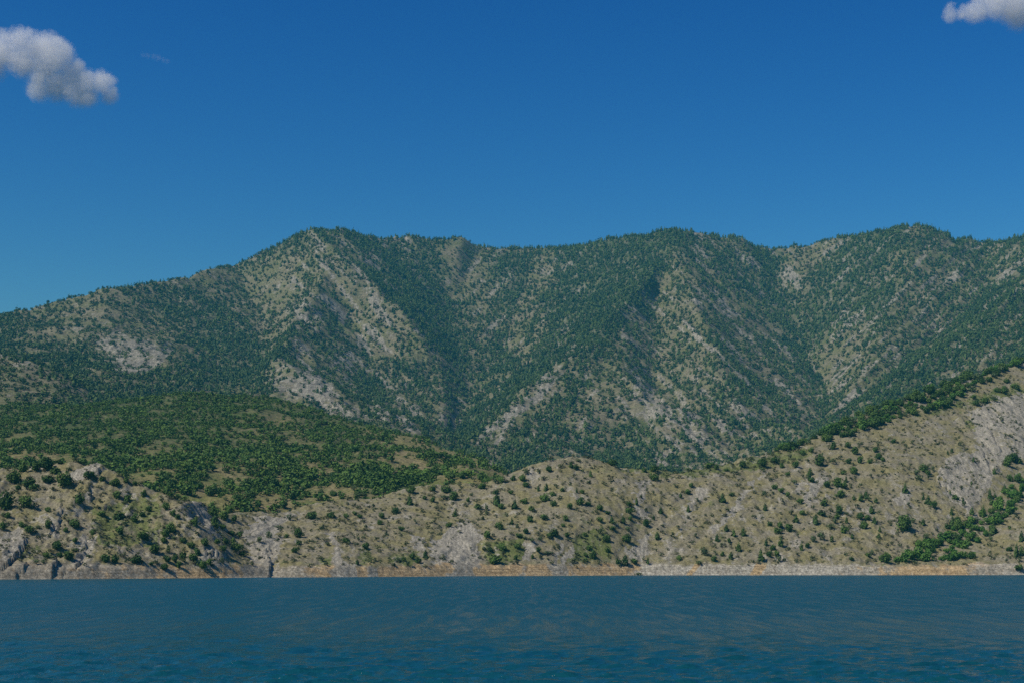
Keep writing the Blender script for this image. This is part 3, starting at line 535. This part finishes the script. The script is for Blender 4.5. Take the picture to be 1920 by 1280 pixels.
PL += L(z7, 6.4, "320,790,130,90T;390,770,100,100T;270,860,100,100T;280,1050,80,70T;340,1030,90,80T;400,1040,100,100T;460,1010,110,110T;520,1000,100,100T;570,1010,80,80T;650,1010,100,110;610,840,100,130c;500,800,100,110;440,800,90,90g;500,660,110,140;420,590,100,150c;360,670,80,80;480,590,90,80;410,490,50,110c;590,640,80,90;640,700,60,80c;655,470,80,130c;700,590,110,80g;610,570,60,60;790,490,80,150c;870,280,70,130c;895,360,90,120c;930,290,50,80c;990,360,90,120c;960,430,110,90;890,480,90,90;880,560,90,90g;910,690,120,160c;1045,200,80,150c;1110,90,70,100;1150,280,130,150T;1110,400,100,140T;1190,330,90,120;1210,90,90,130;1250,200,70,120T;1120,490,70,90;1040,520,50,80g;980,510,60,60g;1110,680,50,70c;710,805,50,55;880,810,50,90g;855,890,50,50g;1250,780,80,160c;1190,960,70,170c;1250,960,80,140c;1100,940,90,60;1220,1160,110,90;895,1060,50,40;1115,1055,45,45;1070,1085,40,50;1230,1070,60,60;1195,540,40,60;1150,585,40,30;1245,445,40,30;550,360,40,80c;560,410,60,60;460,325,90,70;395,265,35,60c;440,225,25,50;530,205,45,40;650,150,30,50c;235,720,40,35;1010,920,40,40g")
PL += L(z6, 6.4, "365,835,65,35;645,840,50,50;545,905,45,70c;495,930,40,80c;800,1020,40,65c;1055,1150,60,110c;1200,1040,110,140;1290,1000,120,120;1360,1040,70,70;790,555,60,60;1135,545,50,60;1060,440,35,30;970,415,40,40;1250,745,50,40;1195,745,50,60g;1310,570,40,35;1355,605,40,35;630,755,30,40;835,345,80,70;945,320,90,80;1060,300,90,60g;800,265,70,60;1090,190,80,70;1180,190,80,110;1310,145,100,80;1230,255,60,60;1200,70,90,70;680,360,60,40;120,745,40,40;70,820,60,50g;405,545,35,20g;200,540,30,30g;765,410,45,40g;455,245,70,70")
# the belt of trees along the crest of the far shore slope
belt = [(1440,846),(1480,826),(1560,790),(1640,757),(1740,722),(1850,685),(1920,664),(1920,680),(1880,700),(1840,722),(1800,745),(1770,765),(1700,778),(1640,802),(1560,823),(1480,842)]
rb = np.random.default_rng(5); nb = 0; used = []
for _ in range(6000):
    if nb >= 150: break
    px, py = rb.uniform(1440, 1919), rb.uniform(664, 848)
    if not inside(belt, np.array([px]), np.array([py-3]))[0]: continue
    if any(abs(px-a)*.8+abs(py-c)*1.3 < 8.5 for a, c in used): continue
    used.append((px, py)); nb += 1
    w = rb.uniform(10, 19)
    PL.append((px, py, w, w*rb.uniform(.75, 1.1), rb.choice(['t','T','T','b','g'], p=[.4,.2,.1,.2,.1]), 's'))

wedge = [(1672,1053),(1760,1000),(1800,985),(1840,958),(1880,918),(1925,878),(1925,930),(1880,985),(1850,1010),(1835,1042),(1790,1052)]
used = [(p[0], p[1]) for p in PL if p[4] in 'tT']; nb = 0
for _ in range(3000):
    if nb >= 46: break
    px, py = rb.uniform(1672, 1919), rb.uniform(880, 1053)
    if not inside(wedge, np.array([px]), np.array([py-2]))[0] or any(abs(px-a)+abs(py-c)*1.2 < 10 for a, c in used): continue
    used.append((px, py)); nb += 1; w = rb.uniform(11, 20)
    PL.append((px, py, w, w*rb.uniform(.75, 1.1), 'T', 's'))
hills = {'s': slope, 'h': green}
items = []
for px, py, w, h, k, hl in PL:
    H = hills[hl]; p = H.hit(px, py)
    if p is None:
        for d in range(1, 14):
            p = H.hit(px, py+d)
            if p: break
    if p is None: continue
    x, y, z = p; W = w*y/F; Hh = h*y/F
    if k == 'b' and min(W, Hh) > 2.9: k = 't'
    items.append(dict(px=px, py=py-h/2, p=p, W=W, H=Hh, k=k, hill=hl, size=w*h))
NOUN = {'b': 'shrub', 'g': 'shrub', 't': 'broadleaf_tree', 'T': 'broadleaf_tree', 'c': 'pine_tree'}
for nm in ('shrub', 'broadleaf_tree', 'pine_tree'):
    q = sorted([i for i in items if NOUN[i['k']] == nm], key=lambda i: -i['size'])
    for n, i in enumerate(q): i['solo'] = n < 300
# landmarks that a plant can be found by
MARKS = [(505,990,'pale scree fan'),(97,1070,'dark cleft at the waterline'),(168,927,'tall dark rock fin'),(189,876,'rock knob topping the headland'),(36,1038,'slanting grey slab'),(111,968,'dark vertical rock rib'),(148,1055,'short dark rock step'),
    (415,1045,'pale rock knob near the water'),(372,955,'grey rock streak'),(860,1020,'bare grey scree patch'),(985,874,'rocky shoulder of the hilltop'),(1080,856,'rounded bare hilltop'),(1197,1045,'foot of the ravine'),(1222,940,'head of the ravine'),(1295,1070,'thin slanting orange streak'),
    (1425,1068,'wide slanting orange streak'),(1540,1072,'white bank'),(1640,1062,'green strip on the bank'),(1735,1040,'bright green thicket'),(1868,835,'pale diagonal streak on the cliff'),(1790,905,'grey scree under the cliff'),(1030,1068,'orange bank'),(700,1068,'grey and orange bank'),(720,905,'dense green copse'),
    (1720,770,'curved brow of the bare slope'),(1880,735,'bare edge above the cliff'),(1480,840,'lower end of the tree belt'),(1620,785,'middle of the tree belt'),(1830,715,'upper end of the tree belt'),(1410,900,'pale diagonal gravel band'),(1560,960,'small pale outcrop among pines'),(1690,890,'smooth bare slope'),
    (1860,985,'tree filled gully'),(1905,1060,'grey bank beyond the gully'),(300,1000,'bushy flank of the headland'),(245,930,'sloping crest of the headland'),(60,900,'wooded top of the headland'),(450,950,'flat grassy saddle'),(640,960,'grey hillock by the scree'),(800,935,'mid slope crest'),(930,960,'brown hollow'),(1040,950,'belly of the rounded hill'),
    (1110,1030,'olive grass patch'),(930,1040,'green foot of the slope'),(1310,960,'striped grey slope'),(1380,1030,'pine dotted lower slope'),(600,1010,'grey flank above the bank'),(740,1010,'scrubby grey slope'),(400,900,'foot of the green hill'),(540,890,'tan clearing on the green hill'),(640,915,'grassy strip beside the copse'),(860,885,'tail of the green hill'),(1340,870,'notch in the skyline'),(1150,930,'upper hill flank')]
ORD = ['nearest','second nearest','third nearest','fourth nearest','fifth nearest','sixth nearest','seventh nearest','eighth nearest','ninth nearest','tenth nearest','eleventh nearest','twelfth nearest','thirteenth nearest','fourteenth nearest','fifteenth nearest','sixteenth nearest','seventeenth nearest','eighteenth nearest','nineteenth nearest','twentieth nearest']
def look(i):
    r = i['W']/max(i['H'], .01); sz = i['size']
    big = 'large' if sz > 420 else 'medium' if sz > 170 else 'small' if sz > 80 else 'tiny'
    if i['k'] == 'c': return f"{big} {'slender' if r < .62 else 'bushy'} dark pine"
    n = 'tree' if NOUN[i['k']] == 'broadleaf_tree' else 'shrub'
    tone = {'b': 'dark green', 't': 'dark green', 'T': 'bright green', 'g': 'pale green'}[i['k']]
    shape = 'flat' if r > 1.45 else 'tall' if r < .8 else 'round'
    return f"{big} {shape} {tone} {n}"
grp = {}
for i in items:
    if not i['solo']: continue
    d = sorted(((i['px']-a)**2 + (1.2*(i['py']-c))**2, nm, c) for a, c, nm in MARKS)[0]
    i['d'] = d[0]; i['lk'] = look(i)
    grp.setdefault((i['lk'], 'above' if i['py'] < d[2] else 'below', d[1]), []).append(i)
for (lk, ud, nm), v in grp.items():
    v.sort(key=lambda i: i['d'])
    for n, i in enumerate(v):
        i['label'] = f"{lk} {ud} the {nm}" if len(v) == 1 else f"{lk}, {ORD[min(n, 19)]} {ud} the {nm}"
GROUP = {'shrub': 'shrubs dotted over the shore slopes', 'broadleaf_tree': 'broadleaf trees on the shore slopes and green hill', 'pine_tree': 'pines on the shore slopes'}
CAT = {'shrub': 'shrub', 'broadleaf_tree': 'tree', 'pine_tree': 'pine tree'}
rest = []
ri = np.random.default_rng(3)
for i in items:
    x, y, z = i['p']; k = i['k']; nm = NOUN[k]
    if not i['solo']: rest.append(i); continue
    q_ = ri.uniform(.78, 1.06); sc = (i['W']*q_, i['W']*q_, i['H']*q_); rz = ri.random()*6.28; v = ri.integers(NV)
    if nm == 'shrub':
        o = link('shrub', ME[k][v], None, i['label'], CAT[nm], GROUP[nm]); o.location = (x, y, z-.06*i['H']); o.scale = sc; o.rotation_euler.z = rz
    else:
        o = link(nm, None, None, i['label'], CAT[nm], GROUP[nm]); o.location = (x, y, z-.05*i['H']); o.rotation_euler.z = rz; o.scale = sc; o.empty_display_size = .2
        link('crown', ME[k][v], o); link('trunk', TR['c' if k == 'c' else 't'][v % 3], o)

# ---- plants past counting
def scatter_mesh(name, P, W, H, tint, templates, m, pick, yaw, label):
    Vs = []; Fs = []; Ts = []; o = 0
    for t, (tv, tf) in enumerate(templates):
        k = np.where(pick == t)[0]
        if not len(k): continue
        c, s_ = np.cos(yaw[k])[:,None], np.sin(yaw[k])[:,None]
        vx = (tv[None,:,0]*c - tv[None,:,1]*s_)*W[k][:,None]; vy = (tv[None,:,0]*s_ + tv[None,:,1]*c)*W[k][:,None]; vz = np.broadcast_to(tv[None,:,2], vx.shape)*H[k][:,None]
        V = np.stack([vx, vy, vz], -1) + P[k][:,None,:]
        Fq = tf[None] + (np.arange(len(k))*len(tv))[:,None,None] + o
        Vs.append(V.reshape(-1,3)); Fs.append(Fq.reshape(-1,4)); o += len(k)*len(tv)
        Ts.append(np.repeat(tint[k], len(tf)))
    me = mesh_from(name, np.concatenate(Vs), np.concatenate(Fs), m, None, {'tint': np.concatenate(Ts)})
    return link(name, me, label=label, kind='stuff')
def spread(H, x0, x1, y0, y1, step, dens, seed, margin):
    r = np.random.default_rng(seed)
    gx, gy = np.meshgrid(np.arange(x0, x1, step), np.arange(y0, y1, step)); x = (gx+r.uniform(-.5,.5,gx.shape)*step*.95).ravel(); y = (gy+r.uniform(-.5,.5,gx.shape)*step*.95).ravel()
    u = x/y*F+CX; k = (u > -170) & (u < 2090) & (u > H.px[0]) & (u < H.px[-1]); x, y, u = x[k], y[k], u[k]
    z = H.at(x, y); py = HY-F*(z-CAMZ)/y
    rm = H.at(x, y, H.rm); vis = ((z+margin-CAMZ)/y) > rm
    d = dens(u, py, x, y); k = vis & (r.random(len(x)) < d)
    return x[k], y[k], z[k], u[k], py[k], r
rt = np.random.default_rng(23)
far_t = [round_crown(34, rt, 6, .24) for _ in range(6)] + [cone_crown(30, rt, .26) for _ in range(6)]
def mount_prob(u, py, x, y):
    d = mdens(u, py); n = fbm(x/38, y/45, 101, 5, .6)
    rk = np.zeros(len(x), bool)
    for p in mrock_poly: rk |= inside(p, u, py)
    q = np.clip(1.0*d + .03 + .5*n, .28, .97)
    return np.where(rk, q*.75, q)**1.1
x, y, z, u, py, r = spread(mount, -860, 900, 1075, 2780, 5.2, mount_prob, 31, 6)
d = mdens(u, py); n = len(x)
pine = r.random(n) < np.clip((d-.45)*2.0, .12, .9)*np.clip(sstep(250, 700, u)+.3, 0, 1)
Hh = np.where(pine, r.uniform(4.6, 8.8, n), r.uniform(2.0, 5.4, n))*(.76+.3*d); Ww = np.where(pine, Hh*r.uniform(.46,.7,n), Hh*r.uniform(.85,1.3,n))
pick = np.where(pine, 6+r.integers(0,6,n), r.integers(0,6,n))
print('mountain trees', n)
scatter_mesh('mountain_forest', np.stack([x,y,z-.4],1), Ww, Hh, np.clip(r.normal(.45,.25,n)+.25*fbm(x/80,y/80,55,2), 0, 1), far_t, M_far, pick, r.random(n)*6.28, 'forest of pines and bushes covering the far mountain')
mid_t = [round_crown(75, rt, 8, .18) for _ in range(8)]
def green_prob(u, py, x, y):
    n_ = fbm(x/22, y/26, 121, 4)
    return np.clip(1.3*(gdens(u, py)-.33) + .9*n_, .09, 1)
x, y, z, u, py, r = spread(green, -330, 60, 560, 1060, 2.9, green_prob, 33, 3); n = len(x)
Hh = r.uniform(1.1, 3.0, n)*np.where(r.random(n) < .35, .6, 1)*(1+.35*sstep(800, 900, py))
print('hill trees', n)
scatter_mesh('hillside_wood', np.stack([x,y,z-.25],1), Hh*r.uniform(.95,1.45,n), Hh, np.clip(r.normal(.5,.25,n)+.2*fbm(x/40,y/40,57,2), 0, 1), mid_t, M_mid, r.integers(0,8,n), r.random(n)*6.28, 'dense bushes and small trees covering the green hill')
tuft_t = [round_crown(40, rt, 5, .22) for _ in range(8)]
def scrub_prob(u, py, x, y):
    b = slope.at(x, y, bank); rr = slope.at(x, y, rk); g = slope.at(x, y, gr)
    n_ = fbm(x/8, y/10, 131, 3)
    return np.clip(.2 + .3*n_ + .3*g - .12*rr + .12*sstep(420, 380, u), .01, .8)*(1-b)
x, y, z, u, py, r = spread(slope, -260, 330, 400, 900, 1.4, scrub_prob, 35, 1); n = len(x)
Hh = r.uniform(.28, 1.1, n)**1.3
print('scrub', n, 'rest', len(rest), 'items', len(items))
P = np.stack([x,y,z-.08],1); Ww = Hh*r.uniform(1.0,1.8,n); tn = np.clip(r.normal(.45,.3,n), 0, 1)
if rest:
    P = np.concatenate([P, np.array([i['p'] for i in rest])]); Ww = np.concatenate([Ww, [i['W'] for i in rest]]); Hh = np.concatenate([Hh, [i['H'] for i in rest]]); tn = np.concatenate([tn, np.full(len(rest), .15)])
n = len(P)
scatter_mesh('low_scrub', P, Ww, Hh, tn, tuft_t, M_tuft, r.integers(0,8,n), r.random(n)*6.28, 'low scrub and tufts scattered over the dry shore slopes')

# ------------------------------------------------------------------ water
q = np.linspace(1/600, 1/16, 620)[::-1]; Yw = 1/q; uw = np.linspace(-.5, .5, 1150)
Yw = np.concatenate([Yw, [640, 700, 760]])
Xw = uw[None,:]*(Yw[:,None]+70); YY = np.broadcast_to(Yw[:,None], Xw.shape); Zw = np.zeros(Xw.shape)
dY = np.abs(np.gradient(Yw))[:,None]
rw = np.random.default_rng(77)
for k in range(64):
    lam = .30*(5.5**rw.random()); th = rw.normal(-1.9, .55); kx, ky = math.cos(th)*2*math.pi/lam, math.sin(th)*2*math.pi/lam
    a = .0165*lam**.8*rw.uniform(.4, 1)
    fade = np.clip(lam/(2.5*dY) - .4, 0, 1)
    Zw += a*fade*np.sin(kx*Xw + ky*YY + rw.random()*6.28 + 1.2*perlin(Xw/9, YY/9, 200+k))
nj, ni = Zw.shape; k = (np.arange(nj-1)[:,None]*ni + np.arange(ni-1)[None,:]).ravel()
m, nt, nn, l, bs = mat('lake_water'); b = NB(nt)
pos = b.node('ShaderNodeNewGeometry').outputs['Position']
bs.inputs['Base Color'].default_value = (.004,.060,.076,1); bs.inputs['IOR'].default_value = 1.33
sp = b.node('ShaderNodeSeparateXYZ'); l.new(pos, sp.inputs[0])
rg = b.node('ShaderNodeMapRange'); l.new(sp.outputs[1], rg.inputs[0]); rg.inputs[1].default_value = 45; rg.inputs[2].default_value = 150; rg.inputs[3].default_value = .11; rg.inputs[4].default_value = .34   # wind-ruffled further out
gust = b.ramp(b.noise(b.mapping(pos, (.85,.075,1), (0,0,.06)), 1.0, 5, .7, .6), .36, .64)
l.new(b.math('MULTIPLY', rg.outputs[0], b.math('ADD', b.math('MULTIPLY', gust, .75), .62)), bs.inputs['Roughness'])
n1 = b.noise(b.mapping(pos, (1,1.6,1), (0,0,.25)), 1.6, 4, .6, .4); n2 = b.noise(b.mapping(pos, (1,1.5,1), (0,0,-.3)), .45, 3, .5, .3)
bp = b.node('ShaderNodeBump'); bp.inputs['Strength'].default_value = 1; bp.inputs['Distance'].default_value = .35
l.new(b.math('ADD', b.math('MULTIPLY', n1, .5), n2), bp.inputs['Height']); l.new(bp.outputs[0], bs.inputs['Normal'])
link('water', mesh_from('water', np.stack([Xw, YY, Zw], -1).reshape(-1,3), np.stack([k, k+1, k+ni+1, k+ni], -1), m, smooth=True), label='rippled dark blue lake water', kind='structure')

# ------------------------------------------------------------------ haze
def box(name, lo, hi, m):
    x0,y0,z0_ = lo; x1,y1,z1_ = hi
    V = [(x0,y0,z0_),(x1,y0,z0_),(x1,y1,z0_),(x0,y1,z0_),(x0,y0,z1_),(x1,y0,z1_),(x1,y1,z1_),(x0,y1,z1_)]
    return mesh_from(name, np.array(V, float), np.array([(0,3,2,1),(4,5,6,7),(0,1,5,4),(1,2,6,5),(2,3,7,6),(3,0,4,7)]), m)
HAZE_D, HAZE_C = .000085, (.06,.50,.72)
mh = bpy.data.materials.new('haze_air'); mh.use_nodes = True; mh.node_tree.nodes.clear(); b = NB(mh.node_tree)
out = b.node('ShaderNodeOutputMaterial'); pv = b.node('ShaderNodeVolumePrincipled'); pv.inputs['Color'].default_value = (*HAZE_C, 1); pv.inputs['Density'].default_value = HAZE_D
pv.inputs['Anisotropy'].default_value = 0.0; b.link(pv.outputs[0], out.inputs['Volume'])
zlow = min(mount.Z.min(), green.Z.min(), slope.Z.min()); ztop = mount.Z.max()+14
link('haze', box('haze', (-2200,-120,zlow-1), (2200,3720,ztop), mh), label='thin blue haze in the air over lake and hills', kind='stuff')

# ------------------------------------------------------------------ clouds
def cloud(name, puffs, Yc, label, dens, thick, kids=2):
    rk_ = np.random.default_rng(4); more = []
    for a, c, r_ in puffs:                                # small billows budding from each puff
        for _ in range(kids):
            t = rk_.uniform(0, 6.28); more.append((a+math.cos(t)*r_*.8, c-abs(math.sin(t))*r_*.75, r_*rk_.uniform(.35,.55)))
    puffs = list(puffs) + more
    Pc = np.array([pix(a, c, Yc) for a, c, r_ in puffs]); R = np.array([r_/F*Yc for _, _, r_ in puffs]); rr = np.random.default_rng(len(puffs))
    Pc[:,1] += rr.uniform(-.5,.5,len(puffs))*thick; cen = Pc.mean(0); Q = Pc-cen
    # one closed hull round all puffs
    import bmesh
    bm = bmesh.new()
    for p, r_ in zip(Q, R):
        from mathutils import Matrix
        bmesh.ops.create_icosphere(bm, subdivisions=3, radius=r_*1.2, matrix=Matrix.Translation(p))
    me = bpy.data.meshes.new(name); bm.to_mesh(me); bm.free()
    m_ = bpy.data.materials.new(name+'_vapour'); m_.use_nodes = True; m_.node_tree.nodes.clear(); b = NB(m_.node_tree)
    out = b.node('ShaderNodeOutputMaterial'); pv = b.node('ShaderNodeVolumePrincipled'); pv.inputs['Color'].default_value = (.97,.97,.98,1); pv.inputs['Anisotropy'].default_value = .0
    pos = b.node('ShaderNodeTexCoord').outputs['Object']
    sz = R.mean()
    nz_ = b.node('ShaderNodeTexNoise'); b.link(pos, nz_.inputs['Vector']); nz_.inputs['Scale'].default_value = 1.1/sz; nz_.inputs['Detail'].default_value = 5; nz_.inputs['Roughness'].default_value = .58
    d_ = b.node('ShaderNodeVectorMath', operation='SUBTRACT'); b.link(nz_.outputs['Color'], d_.inputs[0]); d_.inputs[1].default_value = (.5,.5,.5)
    e_ = b.node('ShaderNodeVectorMath', operation='MULTIPLY_ADD'); b.link(d_.outputs[0], e_.inputs[0]); e_.inputs[1].default_value = (sz*.55,)*3; b.link(pos, e_.inputs[2])
    acc = None
    for p, r_ in zip(Q, R):
        g = b.node('ShaderNodeVectorMath', operation='DISTANCE'); b.link(e_.outputs[0], g.inputs[0]); g.inputs[1].default_value = tuple(p)
        f = b.math('SUBTRACT', 1.0, b.math('DIVIDE', g.outputs['Value'], float(r_*1.12)))
        acc = f if acc is None else b.math('MAXIMUM', acc, f)
    nn_ = b.math('ADD', b.math('MULTIPLY', b.math('SUBTRACT', nz_.outputs[0], .5), .45), b.math('MULTIPLY', b.math('SUBTRACT', b.noise(pos, 2.6/sz, 6, .65, .6), .5), 1.25))
    acc = b.ramp(b.math('ADD', acc, b.math('MULTIPLY', nn_, 1.1)), -.05, .62)
    b.link(b.math('MULTIPLY', acc, dens), pv.inputs['Density']); b.link(pv.outputs[0], out.inputs['Volume'])
    try: m_.cycles.volume_step_rate = .18
    except Exception: m_.volume_step_rate = .18
    me.materials.append(m_)
    o = link(name, me, None, label, 'cloud'); o.location = cen
    md_ = o.modifiers.new('hull', 'REMESH'); md_.mode = 'VOXEL'; md_.voxel_size = float(sz*.22)
    return o
pl = [(x_/5.82, 20+y_/5.82, r_/5.82) for x_, y_, r_ in ((50,300,90),(0,450,190),(250,350,150),(400,420,190),(560,420,160),(250,550,190),(480,600,210),(650,520,190),(760,680,170),(600,780,200),(430,850,150),(850,860,190),(1000,800,130),(1120,810,140),(1180,910,110),(980,960,110),(-200,520,260),(-450,480,240))]
cloud('cloud', pl, 5200, 'puffy white cloud with a trailing grey tail, in open blue sky', .021, 60)
pr = [(1720+x_/9.6, y_/9.6, r_/9.6) for x_, y_, r_ in ((580,120,90),(600,270,150),(760,300,120),(900,220,150),(1000,260,170),(1150,150,230),(1400,120,280),(1650,150,300),(1900,180,330),(1500,-150,300),(1900,-150,330),(1250,-80,220),(2200,100,350))]
cloud('cloud', pr, 5200, 'flat grey based cloud cut off by the top corner of the sky', .019, 50)
cloud('cloud', [(268,103,5),(277,105,6),(288,106,6),(297,109,7),(306,112,6),(314,115,5)], 5200, 'faint thin wisp of cloud beside the puffy white cloud', .004, 6, 0)

# ------------------------------------------------------------------ light, sky, camera
S = bpy.context.scene
d = Vector((-.58, -.31, .75)).normalized()
el = math.asin(d.z); az = math.atan2(d.x, d.y)
w = bpy.data.worlds.new('World'); S.world = w; w.use_nodes = True; nt = w.node_tree; b = NB(nt)
bg = nt.nodes['Background']; sk = b.node('ShaderNodeTexSky'); sk.sky_type = 'NISHITA'; sk.sun_disc = False; sk.sun_elevation = el; sk.sun_rotation = az
sk.air_density = 1.43; sk.dust_density = .5; sk.ozone_density = 5.0; sk.altitude = 0
hs = b.node('ShaderNodeHueSaturation'); hs.inputs['Saturation'].default_value = 1.35; b.link(sk.outputs[0], hs.inputs['Color'])
vs = b.node('ShaderNodeVectorMath', operation='SCALE'); vs.inputs['Scale'].default_value = .15; gm = b.node('ShaderNodeGamma'); gm.inputs['Gamma'].default_value = 1.8   # deep polarised blue
b.link(hs.outputs[0], vs.inputs[0]); b.link(vs.outputs[0], gm.inputs['Color']); b.link(gm.outputs[0], bg.inputs['Color'])
bg.inputs['Strength'].default_value = .66
sun = bpy.data.lights.new('sun', 'SUN'); sun.energy = 4.5; sun.angle = math.radians(.53); sun.color = (1, .925, .79)
so = bpy.data.objects.new('sun', sun); C.objects.link(so); so.rotation_euler = (-d).to_track_quat('-Z', 'Y').to_euler(); so.location = (-800, -300, 1500)
cam = bpy.data.cameras.new('camera'); co = bpy.data.objects.new('camera', cam); C.objects.link(co); S.camera = co
co.location = (0, 0, CAMZ); co.rotation_euler = (math.radians(90), 0, 0); cam.sensor_width = 36; cam.lens = F/1920*36; cam.shift_y = (HY-640)/1920; cam.clip_start = 1; cam.clip_end = 30000
S.view_settings.view_transform = 'Standard'; S.view_settings.look = 'None'; S.view_settings.exposure = 0; S.view_settings.gamma = 1
S.render.engine = 'CYCLES'
cy = S.cycles; cy.use_denoising = False; cy.sample_clamp_direct = 2.5; cy.sample_clamp_indirect = 3; cy.max_bounces = 6; cy.diffuse_bounces = 2; cy.glossy_bounces = 2; cy.volume_bounces = 3; cy.use_adaptive_sampling = False
try: cy.denoiser = 'OPENIMAGEDENOISE'
except Exception: pass
